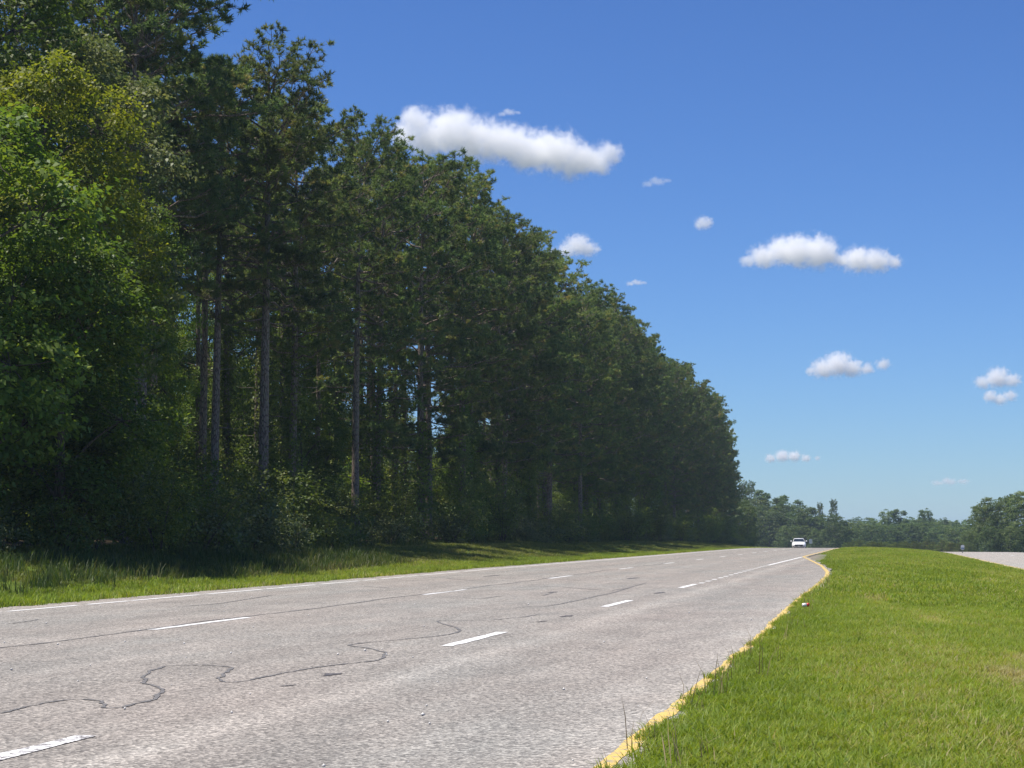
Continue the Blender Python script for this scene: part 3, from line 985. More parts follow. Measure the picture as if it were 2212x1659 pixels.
while y < 309:
    d = rt.random()
    vi = rt.choice([0, 1, 1, 2, 3, 4, 4, 5, 0])
    X = -21.2 + rt.uniform(-1.3, 1.2) + float(sh(y)) * .5
    nm = near_pine(X, y)
    lb = single_out(['%s %s the %s' % (d_, w_, nm) for w_ in ('under', 'close beside', 'in front of') for d_ in [['rounded wild bush', 'broad wild bush', 'low wild bush', 'tall leafy bush', 'pale grey-green bush', 'tall narrow bush'][vi]]]) \
        or 'wild bush in the hedge-like thicket under the roadside pines'
    place('bush', 'bush', BUSH[vi], X, y, rt.uniform(.65, 1.05), rt.uniform(0, 6.28), lb, 'bush', 'thicket bushes under the roadside pines')
    y += rt.uniform(1.6, 3.2)
y = 37
nb_ = 0
while y < 62:
    nb_ += 1
    X = -18.6 + rt.uniform(-.7, .7)
    place('bush', 'bush', BUSH[rt.choice([0, 1, 2, 4, 1])], X, y, rt.uniform(.7, 1.0), rt.uniform(0, 6.28), '%s shady bush from the left frame edge, along the foot of the leafy trees' % ordinal(nb_), 'bush', 'shady bushes under the leafy trees')
    y += rt.uniform(1.2, 2.0)
# undergrowth and young trees inside the wood
for i in range(120):
    Yb = rt.uniform(62, 250) if i > 50 else rt.uniform(62, 125)
    X = rt.uniform(-44, -25.5) + float(sh(Yb)) * .6
    vi = rt.choice([1, 3, 5, 5, 3])
    place('bush', 'bush', BUSH[vi], X, Yb, rt.uniform(.8, 1.4), rt.uniform(0, 6.28), 'undergrowth bush standing in the shade between the pine trunks', 'bush', 'undergrowth bushes inside the wood')
for i in range(40):
    Yb = 58 + i * 5.6 + rt.uniform(-1.5, 1.5)
    X = rt.uniform(-47, -39) + float(sh(Yb)) * .6
    place('tree', 'leafy_tree', BROAD[rt.choice([0, 0, 3, 2])], X, Yb, rt.uniform(.60, .95), rt.uniform(0, 6.28), 'young leafy tree closing off the back of the wood', 'tree', 'young leafy trees at the back of the wood')
for i in range(10):
    Yb = 88 + i * 21 + rt.uniform(-5, 5)
    X = -25.5 + rt.uniform(-1, 1.5) + float(sh(Yb)) * .6
    place('tree', 'leafy_tree', BROAD[3], X, Yb, rt.uniform(.7, 1.0), rt.uniform(0, 6.28), single_out(['leafy sapling growing beside the ' + near_pine(X, Yb), 'second leafy sapling beside the ' + near_pine(X, Yb)]), 'tree', 'leafy saplings among the roadside pines', sxy=.6)

# ----------------------------------------------------------------------------
# TREES BEYOND THE CREST
# ----------------------------------------------------------------------------
FARB = [make_broadleaf(501, 14, 5.2, .5, 16, 34, .42, 'far', 16), make_broadleaf(502, 16, 4.2, .5, 16, 34, .42, 'far', 16),
        make_broadleaf(503, 12, 6.4, .3, 18, 40, .42, 'far', 16), make_broadleaf(504, 15, 3.2, .4, 16, 34, .40, 'far', 16)]
FARH = [14, 16, 12, 15]
def at_px(px, D):
    """direction of a far landmark seen from the roadside, turned into a spot D metres up the road"""
    a = math.atan2(px - 1935, 4152.0)
    return D * math.tan(a) * 1.0, D
def far_tree(px, top_px, D, vi, label, group, sx=1.0, base_dz=0.0, pine=None):
    X, Y = at_px(px, D)
    X *= 1.0
    z0 = ground_at(X, Y)
    ztop = CAM_H + (1154 - top_px) / 4152 * D
    h = ztop - z0
    if pine is not None:
        v, hh, nm, cat = (LOWP + PINES)[pine], [20, 18, 23, 23, 22, 24, 22, 23][pine], 'pine_tree', 'pine tree'
    else:
        v, hh, nm, cat = FARB[vi], FARH[vi], 'far_tree', 'tree'
    s = h / hh
    place('tree', nm, v, X, Y, s, rt.uniform(0, 6.28), label, cat, group, sxy=s * sx)
GF = 'trees beyond the crest behind the white car'
for a in [
    (1592, 1062, 440, 0, 'first lower tree past the far end of the pine wood', 1.0, 1),
    (1612, 1052, 450, 0, 'second lower tree past the pine wood, with spiky top', .8, 0),
    (1632, 1050, 455, 0, 'tallest of the lower trees just past the pine wood', .8, 0),
    (1652, 1064, 450, 3, 'tree with sloping top between the pine wood and the dark tree', 1.0, None),
    (1675, 1078, 455, 1, 'tree just left of the dark blue-green tree above the car', 1.1, None),
    (1700, 1072, 460, 1, 'pale-topped tree standing above the dark tree left of the car', .9, None),
    (1716, 1086, 440, 2, 'dark blue-green round tree directly above the white car', .75, None),
    (1752, 1098, 430, 0, 'light green tree to the right of the dark tree above the car', 1.0, None),
    (1778, 1094, 440, 1, 'left one of two thin upright trees right of the car', .55, 1),
    (1806, 1088, 440, 1, 'right one of two thin upright trees right of the car', .62, 1),
    (1740, 1138, 425, 2, 'low bushy tree behind the white car', .8, None),
    (1775, 1146, 420, 2, 'low bushy tree right of the roadside sign by the car', .9, None),
    (1806, 1132, 415, 2, 'round low tree where the median grass meets the far trees', .8, None),
    (1690, 1120, 435, 0, 'mid-height leafy tree just left of the white car', 1.0, None),
    (1655, 1108, 440, 0, 'leafy tree leaning to the road past the pine wood', 1.0, None),
    (1622, 1095, 330, 0, 'leafy tree at the road edge beside the last pine', 1.0, None),
    (1600, 1080, 335, 2, 'rounded leafy tree tucked against the last pine', .8, None),
    (1640, 1085, 445, 2, 'broad leafy tree filling the gap left of the pale-topped tree', 1.0, None),
    (1668, 1098, 430, 2, 'broad dark leafy tree left of the car, under the pale-topped tree', 1.0, None),
    (1728, 1112, 432, 2, 'round leafy tree behind the car roof', 1.0, None),
    (1764, 1118, 428, 0, 'leafy tree between the car and the thin upright trees', 1.1, None),
    (1792, 1116, 430, 2, 'broad leafy tree at the foot of the thin upright trees', 1.0, None),
    (1822, 1126, 436, 0, 'leafy tree right of the thin upright trees, low on the crest', 1.0, None),
    (1712, 1138, 420, 2, 'low leafy tree just left of the car', .9, None)]:
    far_tree(a[0], a[1], a[2], a[3], a[4], GF, a[5], pine=a[6])
GM = 'trees across the valley beyond the median'
for a in [
    (1838, 1136, 520, 2, 'low tree at the left end of the far tree line', 1.0),
    (1868, 1122, 600, 2, 'pale yellow-green dome-shaped far tree', 1.3),
    (1900, 1126, 560, 2, 'low green tree right of the pale dome-shaped tree', 1.1),
    (1922, 1106, 520, 0, 'left half of the tall pair of far trees beyond the median', .9),
    (1944, 1102, 520, 1, 'right half of the tall pair of far trees beyond the median', .9),
    (1968, 1126, 540, 2, 'low tree between the tall pair and the lone upright tree', 1.0),
    (1996, 1104, 520, 0, 'lone upright far tree with notched top', .7),
    (2022, 1124, 560, 2, 'low tree right of the lone upright far tree', 1.0),
    (2048, 1130, 580, 2, 'lower far tree next to the dip in the tree line', 1.2),
    (2072, 1136, 560, 2, 'lowest far tree at the dip before the big dark trees', 1.0),
    (1852, 1132, 480, 2, 'mid-green low tree left of the pale dome-shaped tree', 1.1),
    (1884, 1136, 470, 2, 'mid-green low tree before the pale dome-shaped tree', 1.1),
    (1914, 1136, 480, 2, 'rounded low tree at the foot of the tall pair', 1.1),
    (1957, 1134, 480, 2, 'rounded low tree right of the foot of the tall pair', 1.1),
    (1982, 1132, 475, 2, 'rounded low tree at the left foot of the lone upright tree', 1.0),
    (2010, 1132, 480, 2, 'rounded low tree at the right foot of the lone upright tree', 1.0),
    (2036, 1138, 470, 2, 'broad low tree before the dip in the far tree line', 1.2),
    (2062, 1142, 450, 2, 'broad low tree in the dip of the far tree line', 1.2)]:
    far_tree(a[0], a[1], a[2], a[3], a[4], GM, a[5])
GR = 'big dark trees beyond the far carriageway'
for a in [
    (2110, 1096, 330, 0, 'left edge tree of the big dark clump at right', 1.0),
    (2142, 1082, 320, 2, 'broad dark tree in the big clump at right', .9),
    (2178, 1076, 325, 0, 'tallest dark tree of the clump at right', 1.2),
    (2215, 1070, 315, 2, 'dark tree cut by the right frame edge', 1.0),
    (2128, 1140, 300, 2, 'low bush-like tree at the foot of the right clump', .8),
    (2085, 1150, 310, 2, 'low tree filling the gap left of the big right clump', .8),
    (2170, 1140, 300, 2, 'low leafy tree in front of the tallest dark tree', .9),
    (2260, 1080, 320, 0, 'tree just outside the right frame edge', 1.0)]:
    far_tree(a[0], a[1], a[2], a[3], a[4], GR, a[5])
# young pine planting that fills the hollow
i = 0
for px in range(1832, 2092, 7):
    X, Y = at_px(px + rt.uniform(-3, 3), 300 + rt.uniform(-16, 30))
    z0 = ground_at(X, Y)
    h = CAM_H + (1154 - rt.uniform(1156, 1163)) / 4152 * Y - z0
    place('bush', 'young_pine', LOWP[i % 2], X, Y, h / 19, rt.uniform(0, 6.28), 'young pine in the dense dark planting beyond the median', 'pine tree',
          'young pines planted beyond the median', sxy=h / 19 * 1.9, dz=-1.0)
    i += 1
# distant wood that closes the horizon
rg = np.random.default_rng(600)
nC = 5200
yC = rg.uniform(640, 760, nC)
aC = rg.uniform(R_(-26), R_(16), nC)
xC = yC * np.tan(aC)
hC = np.abs(rg.normal(0, 1, nC))
topC = 9 + 2.5 * np.sin(aC * 60) + 1.6 * np.sin(aC * 143 + 1)
zC = np.array([ground_at(a, b) for a, b in zip(xC, yC)]) + topC * rg.random(nC) ** .6
cl = 10
LC = np.repeat(np.stack([xC, yC, zC], -1), cl, 0) + rg.normal(0, 1, (nC * cl, 3)) * [1.2, 1.2, .7]
LN = unit(np.array([0, -.4, .8]) + rg.normal(0, .45, LC.shape))
wood = link('distant_wood', leaf_mesh('distant_wood', LC, LN, rg.uniform(.9, 1.7, len(LC)), np.repeat(rg.beta(2, 2, nC), cl), 'far', rg))
tag(wood, 'distant wood closing the horizon behind the far trees', 'wood', kind='stuff')

# ----------------------------------------------------------------------------
# GRASS
# ----------------------------------------------------------------------------
tuft_col = bpy.data.collections.new('grass_tufts')
def tuft(name, seed, n, rad, h, w, mat, lean=.5, brown=.05, segs=2):
    rg = np.random.default_rng(seed)
    V, F, Tn = [], [], []
    for i in range(n):
        az, a2 = rg.uniform(0, 6.28, 2)
        p = np.array([math.cos(az), math.sin(az), 0]) * rad * math.sqrt(rg.random())
        d = np.array([math.cos(a2), math.sin(a2), 0])
        s = np.array([-d[1], d[0], 0]) * w * .5
        hh = h * rg.uniform(.45, 1.1)
        ln = lean * rg.uniform(.2, 1.3) * hh
        b = len(V)
        V += [p - s, p + s, p + d * ln * .3 + s * .8 + [0, 0, hh * .62], p + d * ln * .3 - s * .8 + [0, 0, hh * .62], p + d * ln + [0, 0, hh]]
        F += [[b, b + 1, b + 2], [b, b + 2, b + 3], [b + 3, b + 2, b + 4]]
        t = 1.0 if rg.random() < brown else rg.uniform(0, .85)
        Tn += [t] * 5
    me = mesh_np(name, V, [F], [M[mat]], attrs={'tint': Tn})
    o = bpy.data.objects.new(name, me)
    return o
def tuft_set(name, objs):
    c = bpy.data.collections.new(name)
    for o in objs:
        c.objects.link(o)
    return c
SET_LAWN = tuft_set('lawn_tufts', [tuft('lawn_tuft', 700 + i, 40, .085, .050, .0060, 'grass', 1.3) for i in range(5)])
SET_LAWN_FAR = tuft_set('lawn_far_tufts', [tuft('lawn_far_tuft', 720 + i, 54, .22, .058, .012, 'grass', 1.2) for i in range(4)])
SET_VERGE = tuft_set('verge_tufts', [tuft('verge_tuft', 740 + i, 40, .24, .10, .014, 'verge', .9) for i in range(4)])
SET_MOWN = tuft_set('mown_tufts', [tuft('mown_tuft', 750 + i, 40, .22, .12, .014, 'grass', .8) for i in range(4)])
SET_WEED = tuft_set('weed_tufts', [tuft('weed_tuft', 760 + i, 26, .24, .32, .016, 'weed', .55, .08) for i in range(4)])
SET_STALK = tuft_set('stalk_tufts', [tuft('stalk_tuft', 780 + i, 5, .05, .26, .005, 'straw', .5, .3) for i in range(3)])

WORN = [(.78, 14.3, .9), (.66, 9.55, .5), (1.0, 16.5, .7), (.35, 23.0, 1.0), (1.9, 44.0, 2.5), (-.4, 31.0, 1.2), (2.8, 63, 3.5)]   # worn, straw-coloured spots
def scatter(name, U, Y, setcol, smin, smax, seed, label, cat, zs=(.8, 1.25), rot_tilt=.12):
    rg = np.random.default_rng(seed)
    X = U + sh(Y)
    Z = gz(U, Y) - .012
    n = len(U)
    V = np.stack([X, Y, Z], -1)
    rot = np.stack([rg.normal(0, rot_tilt, n), rg.normal(0, rot_tilt, n), rg.uniform(0, 6.283, n)], -1)
    sc = rg.uniform(smin, smax, n)
    scl = np.stack([sc, sc, sc * rg.uniform(zs[0], zs[1], n)], -1)
    patch = .16 * np.sin(U * 1.3 + Y * .21 + 1) * np.sin(Y * .33 - U * .5) + .13 * np.sin(U * 3.7 - Y * .9) * np.sin(Y * 1.7 + U) + .10 * np.sin(Y * .09 + U * .7)
    patch = patch - .22 * np.exp(-np.clip(U - yel(Y), 0, None) / .5) * (U > -8) + .10 * np.exp(-((U - yel(Y) - 1.3) / .6) ** 2) * (U > -8)
    for pu, pY, pr in WORN:
        patch = patch + .75 * np.exp(-(((U - pu) / .16) ** 2 + ((Y - pY) / pr) ** 2))
    me = mesh_np(name, V, [], None, attrs={'rot': rot, 'scl': scl, 'patch': patch})
    o = link(name, me)
    tag(o, label, cat, kind='stuff')
    ng = bpy.data.node_groups.new(name + '_scatter', 'GeometryNodeTree')
    ng.interface.new_socket('Geometry', in_out='INPUT', socket_type='NodeSocketGeometry')
    ng.interface.new_socket('Geometry', in_out='OUTPUT', socket_type='NodeSocketGeometry')
    gi = ng.nodes.new('NodeGroupInput'); go = ng.nodes.new('NodeGroupOutput')
    ip = ng.nodes.new('GeometryNodeInstanceOnPoints')
    ci = ng.nodes.new('GeometryNodeCollectionInfo')
    ci.inputs['Collection'].default_value = setcol
    ci.inputs['Separate Children'].default_value = True
    ci.inputs['Reset Children'].default_value = True
    ip.inputs['Pick Instance'].default_value = True
    ar = ng.nodes.new('GeometryNodeInputNamedAttribute'); ar.data_type = 'FLOAT_VECTOR'; ar.inputs[0].default_value = 'rot'
    asx = ng.nodes.new('GeometryNodeInputNamedAttribute'); asx.data_type = 'FLOAT_VECTOR'; asx.inputs[0].default_value = 'scl'
    er = ng.nodes.new('FunctionNodeEulerToRotation')
    ng.links.new(gi.outputs[0], ip.inputs['Points'])
    ng.links.new(ci.outputs[0], ip.inputs['Instance'])
    ng.links.new(ar.outputs['Attribute'], er.inputs[0])
    ng.links.new(er.outputs[0], ip.inputs['Rotation'])
    ng.links.new(asx.outputs['Attribute'], ip.inputs['Scale'])
    ng.links.new(ip.outputs[0], go.inputs[0])
    md = o.modifiers.new('scatter', 'NODES')
    md.node_group = ng
    return o

rg = np.random.default_rng(900)
def median_pts(y0, y1, dens, margin=.10, umax=5.1):
    A = (y1 - y0) * 9.2
    n = int(A * dens)
    Yp = rg.uniform(y0, y1, n)
    Up = rg.uniform(-4.0, umax, n)
    d = Up - yel(Yp)
    lim = margin + .035 * np.sin(Yp * 3.1) + .03 * np.sin(Yp * 7.7 + 1) + .03 * np.sin(Yp * 17)
    lim = lim + .75 * sm(76, 88, Yp) * (1 - sm(100, 112, Yp)) + .1 * sm(40, 60, Yp)
    # only where a view from the roadside can reach
    ok = (d > lim) & (Up + sh(Yp) < .14 * Yp + 3.2)
    # thin bare spots
    bare = np.sin(Up * 1.9 + 2) * np.sin(Yp * .45 + .5) + .4 * np.sin(Up * 4.3 + Yp * 1.1)
    ok &= ~((bare > 1.12) & (rg.random(n) < .7))
    return Up[ok], Yp[ok]
Ua, Ya = median_pts(6.5, 20, 330)
Ub, Yb = median_pts(20, 34, 170)
scatter('median_grass', np.concatenate([Ua, Ub]), np.concatenate([Ya, Yb]), SET_LAWN, .75, 1.35, 901, 'short bright green grass covering the near median', 'grass')
Uc, Yc = median_pts(30, 70, 46, .25)
Ud, Yd = median_pts(70, 190, 17, .35)
scatter('far_median_grass', np.concatenate([Uc, Ud]), np.concatenate([Yc, Yd]), SET_LAWN_FAR, .75, 1.35, 902, 'bright green mown grass on the median running up to the crest', 'grass')
# left verge
def verge_pts(y0, y1, u0, u1, dens):
    n = int((y1 - y0) * abs(u1 - u0) * dens)
    return rg.uniform(u0, u1, n), rg.uniform(y0, y1, n)
Ue, Ye = verge_pts(18, 110, -14.7, -12.12, 34)
Uf, Yf = verge_pts(110, 270, -14.4, -12.2, 9)
scatter('roadside_grass', np.concatenate([Ue, Uf]), np.concatenate([Ye, Yf]), SET_MOWN, .6, 1.15, 903, 'mown green grass strip beside the white edge line', 'grass')
Ug, Yg = verge_pts(18, 110, -21.0, -13.9, 13)
Uh, Yh = verge_pts(110, 300, -21.5, -13.9, 6)
scatter('bank_grass', np.concatenate([Ug, Uh]), np.concatenate([Yg, Yh]), SET_VERGE, .6, 1.1, 904, 'longer olive grass on the bank below the wood', 'grass')
Ui, Yi = verge_pts(18, 60, -18.2, -14.6, 7.0)
Uj, Yj = verge_pts(58, 300, -22.5, -19.4, 1.6)
scatter('verge_weeds', np.concatenate([Ui, Uj]), np.concatenate([Yi, Yj]), SET_WEED, .5, 1.1, 905, 'tall unmown weeds in the shade below the wood', 'weeds')
# seed stalks along the yellow line
nS = 48
Ys = 8 + 44 * rg.random(nS) ** 1.3
Us = yel(Ys) + rg.uniform(.02, .45, nS)
scatter('seed_stalks', Us, Ys, SET_STALK, .5, 1.15, 906, 'thin brown seed stalks along the yellow line', 'weeds')

# ----------------------------------------------------------------------------
# WHITE CAR, SIGNS, LITTER
# ----------------------------------------------------------------------------
M['car_white'] = simple('white_car_paint', (.80, .80, .80), .25, spec=.6)
M['car_black'] = simple('black_trim', (.012, .012, .013), .45)
M['car_glass'] = simple('windscreen_glass', (.015, .02, .024), .06, spec=.8)
M['tyre'] = simple('tyre_rubber', (.02, .02, .02), .85)
M['alloy'] = simple('alloy_rim', (.45, .46, .47), .35, .8)
M['lamp'] = simple('headlamp_lens', (.55, .58, .6), .12, spec=.8)
M['plate'] = simple('number_plate', (.6, .6, .6), .5)

def loft(sections, close_ends=True):
    """sections: list of rings (lists of points) joined into a skin"""
    bm = bmesh.new()
    rings = [[bm.verts.new(p) for p in r] for r in sections]
    n = len(rings[0])
    for a, b in zip(rings[:-1], rings[1:]):
        for i in range(n):
            j = (i + 1) % n
            bm.faces.new((a[i], a[j], b[j], b[i]))
    if close_ends:
        bm.faces.new(rings[0][::-1])
        bm.faces.new(rings[-1])
    return bm

def build_car(X, Y, rz):
    c = thing('white_car', 'white sedan driving towards the camera over the crest', 'car', (X, Y, ground_at(X, Y) + .0), rz)
    # local: front at -y. lower body ring: half-widths and heights along the length
    prof = [(-2.38, .60, .34, .62), (-2.30, .82, .26, .74), (-2.05, .90, .22, .82), (-1.5, .92, .20, .90), (-.9, .93, .19, .97),
            (-.3, .93, .19, 1.0), (.8, .93, .19, 1.02), (1.6, .92, .22, 1.02), (2.1, .88, .30, .98), (2.36, .74, .42, .90)]
    rings = []
    for y, hw, z0, z1 in prof:
        zm = z0 + (z1 - z0) * .55
        rings.append([(-hw * .9, y, z0), (hw * .9, y, z0), (hw, y, zm * .8 + z0 * .2), (hw, y, zm), (hw * .94, y, z1 - .06), (hw * .78, y, z1), (0, y, z1 + .025),
                      (-hw * .78, y, z1), (-hw * .94, y, z1 - .06), (-hw, y, zm), (-hw, y, zm * .8 + z0 * .2)])
    bm = loft(rings)
    b = bm_obj('body', bm, M['car_white'], c, True)
    # cabin
    cab = [(-1.05, .80, .96, .98), (-.2, .66, .97, 1.40), (.3, .64, .97, 1.46), (.9, .62, .97, 1.43), (1.75, .70, .96, 1.02)]
    rings = []
    for y, hw, z0, z1 in cab:
        hb = .86
        rings.append([(-hb, y, z0), (hb, y, z0), (hw, y, z1 - .03), (hw * .85, y, z1), (0, y, z1 + .02), (-hw * .85, y, z1), (-hw, y, z1 - .03)])
    bm_obj('roof', loft(rings), M['car_white'], c, True)
    def slab(name, pts, mat, parent, th=.012, nrm=None):
        bm = bmesh.new()
        vs = [bm.verts.new(p) for p in pts]
        f = bm.faces.new(vs)
        f.normal_update()
        r = bmesh.ops.extrude_face_region(bm, geom=[f])
        ev = [v for v in r['geom'] if isinstance(v, bmesh.types.BMVert)]
        d = Vector(nrm) if nrm else f.normal
        bmesh.ops.translate(bm, vec=d * th, verts=ev)
        return bm_obj(name, bm, mat, parent)
    slab('windscreen', [(-.76, -1.0, 1.02), (.76, -1.0, 1.02), (.60, -.27, 1.38), (-.60, -.27, 1.38)], M['car_glass'], c, .02, (0, -.45, .9))
    slab('rear_window', [(.58, 1.0, 1.37), (-.58, 1.0, 1.37), (-.66, 1.66, 1.07), (.66, 1.66, 1.07)], M['car_glass'], c, .02, (0, .45, .9))
    for s in (-1, 1):
        slab('side_window', [(s * .85, -.75, 1.03), (s * .85, 1.35, 1.03), (s * .69, .85, 1.37), (s * .70, -.15, 1.36)], M['car_glass'], c, .02, (s, 0, .35))
        slab('headlight', [(s * .50, -2.33, .66), (s * .80, -2.20, .70), (s * .84, -2.10, .76), (s * .52, -2.27, .74)], M['lamp'], c, .03, (0, -1, .2))
        slab('tail_light', [(s * .45, 2.37, .72), (s * .80, 2.26, .74), (s * .80, 2.24, .86), (s * .45, 2.34, .84)], simple('red_lens', (.35, .01, .01), .2), c, .02, (0, 1, 0))
        slab('fog_light_recess', [(s * .58, -2.37, .36), (s * .76, -2.30, .36), (s * .80, -2.28, .48), (s * .64, -2.36, .46)], M['car_black'], c, .02, (0, -1, 0))
        bm = bmesh.new()
        bmesh.ops.create_uvsphere(bm, u_segments=10, v_segments=6, radius=.1)
        bmesh.ops.scale(bm, vec=(1.25, .7, .85), verts=bm.verts)
        bmesh.ops.translate(bm, vec=(s * 1.02, -.72, 1.08), verts=bm.verts)
        bm_obj('wing_mirror', bm, M['car_white'], c, True)
    slab('grille', [(-.46, -2.40, .36), (.46, -2.40, .36), (.58, -2.38, .52), (.50, -2.37, .62), (-.50, -2.37, .62), (-.58, -2.38, .52)], M['car_black'], c, .03, (0, -1, 0))
    slab('lower_lip', [(-.72, -2.36, .24), (.72, -2.36, .24), (.70, -2.36, .29), (-.70, -2.36, .29)], M['car_black'], c, .03, (0, -1, 0))
    slab('number_plate', [(-.15, -2.44, .40), (.15, -2.44, .40), (.15, -2.44, .47), (-.15, -2.44, .47)], M['plate'], c, .01, (0, -1, 0))
    for sx in (-1, 1):
        for yy_ in (-1.42, 1.38):
            bm = bmesh.new()
            bmesh.ops.create_cone(bm, cap_ends=True, segments=20, radius1=.33, radius2=.33, depth=.21)
            bmesh.ops.rotate(bm, matrix=Matrix.Rotation(R_(90), 3, 'Y'), verts=bm.verts)
            bmesh.ops.translate(bm, vec=(sx * .84, yy_, .33), verts=bm.verts)
            w = bm_obj('wheel', bm, M['tyre'], c)
            bm = bmesh.new()
            bmesh.ops.create_cone(bm, cap_ends=True, segments=16, radius1=.22, radius2=.20, depth=.22)
            bmesh.ops.rotate(bm, matrix=Matrix.Rotation(R_(90), 3, 'Y'), verts=bm.verts)
            bmesh.ops.translate(bm, vec=(sx * .85, yy_, .33), verts=bm.verts)
            bm_obj('rim', bm, M['alloy'], w)
    return c
CAR_Y = 262.0
CAR_X = CAR_Y * (1732 - 1935) / 4152.0
build_car(CAR_X, CAR_Y, R_(3))

M['sign_back'] = simple('sign_back_metal', (.42, .44, .44), .5, .2, noise=.12)
M['sign_white'] = simple('sign_white_sheet', (.72, .74, .76), .45, noise=.05)
M['sign_blue'] = simple('sign_blue_sheet', (.16, .24, .36), .45, noise=.05)
M['post'] = simple('galvanised_post', (.22, .23, .23), .5, .5)
def sign(px, D, w, h, zc_above, label, face, band=None):
    X, Y = at_px(px, D)
    z0 = ground_at(X, Y)
    t = thing('road_sign', label, 'sign', (X, Y, z0), R_(10))
    bm = bmesh.new(); bmesh.ops.create_cube(bm, size=1.0)
    bmesh.ops.scale(bm, vec=(.06, .05, zc_above + h * .4 + .3), verts=bm.verts)
    bmesh.ops.translate(bm, vec=(0, .03, (zc_above + h * .4 - .3) / 2), verts=bm.verts)
    bm_obj('post', bm, M['post'], t)
    bm = bmesh.new(); bmesh.ops.create_cube(bm, size=1.0)
    bmesh.ops.scale(bm, vec=(w, .012, h), verts=bm.verts)
    bmesh.ops.bevel(bm, geom=[e for e in bm.edges if abs(e.verts[0].co.y - e.verts[1].co.y) > .005], offset=.04, segments=3, affect='EDGES')
    bmesh.ops.translate(bm, vec=(0, -.004, zc_above), verts=bm.verts)
    pl = bm_obj('panel', bm, face, t)
    if band:
        bm = bmesh.new(); bmesh.ops.create_cube(bm, size=1.0)
        bmesh.ops.scale(bm, vec=(w * .9, .006, h * .35), verts=bm.verts)
        bmesh.ops.translate(bm, vec=(0, -.014, zc_above - h * .22), verts=bm.verts)
        bm_obj('panel_band', bm, band, pl)
    return t
def z_for(py, D, px):
    X, Y = at_px(px, D)
    return CAM_H + (1154 - py) / 4152 * D - ground_at(X, Y)
sign(1757, 400, .66, .92, z_for(1169, 400, 1757), 'small grey sign on a post just right of the white car', M['sign_back'])
sign(2072, 172, .30, .40, max(.5, z_for(1182.5, 172, 2072)), 'small pale sign at the far carriageway by the big dark trees', M['sign_white'], M['sign_blue'])

# crushed can in the grass
M['can_red'] = simple('red_can_print', (.45, .03, .025), .35, .3)
M['can_white'] = simple('white_can_print', (.75, .72, .68), .4, .2)
def lathe(name, prof, mat, parent, seg=14, rot=None, dent=0.0):
    bm = bmesh.new()
    rings = []
    for r, z in prof:
        ring = []
        for i in range(seg):
            a = 2 * math.pi * i / seg
            rr = r * (1 - dent * max(0, math.cos(a - .6)) * math.sin(max(0, min(1, (z + .06) / .12)) * math.pi))
            ring.append(bm.verts.new((rr * math.cos(a), rr * math.sin(a), z)))
        rings.append(ring)
    for a, b in zip(rings[:-1], rings[1:]):
        for i in range(seg):
            bm.faces.new((a[i], a[(i + 1) % seg], b[(i + 1) % seg], b[i]))
    bm.faces.new(rings[0][::-1]); bm.faces.new(rings[-1])
    if rot is not None:
        bmesh.ops.rotate(bm, matrix=rot, verts=bm.verts)
    return bm_obj(name, bm, mat, parent, True)
uc, yc_ = -1.17, 25.6
can = thing('drink_can', 'crushed red and white drink can lying in the median grass', 'can', (uc + float(sh(yc_)), yc_, float(gz(uc, yc_)) + .075), R_(15))
can.scale = (.8, .8, .8)
rot = Matrix.Rotation(R_(88), 3, 'Y')
lathe('can_body', [(.024, -.06), (.033, -.052), (.034, -.02), (.034, .012)], M['can_white'], can, rot=rot, dent=.35)
lathe('can_band', [(.0345, .010), (.0345, .05), (.026, .061)], M['can_red'], can, rot=rot, dent=.35)

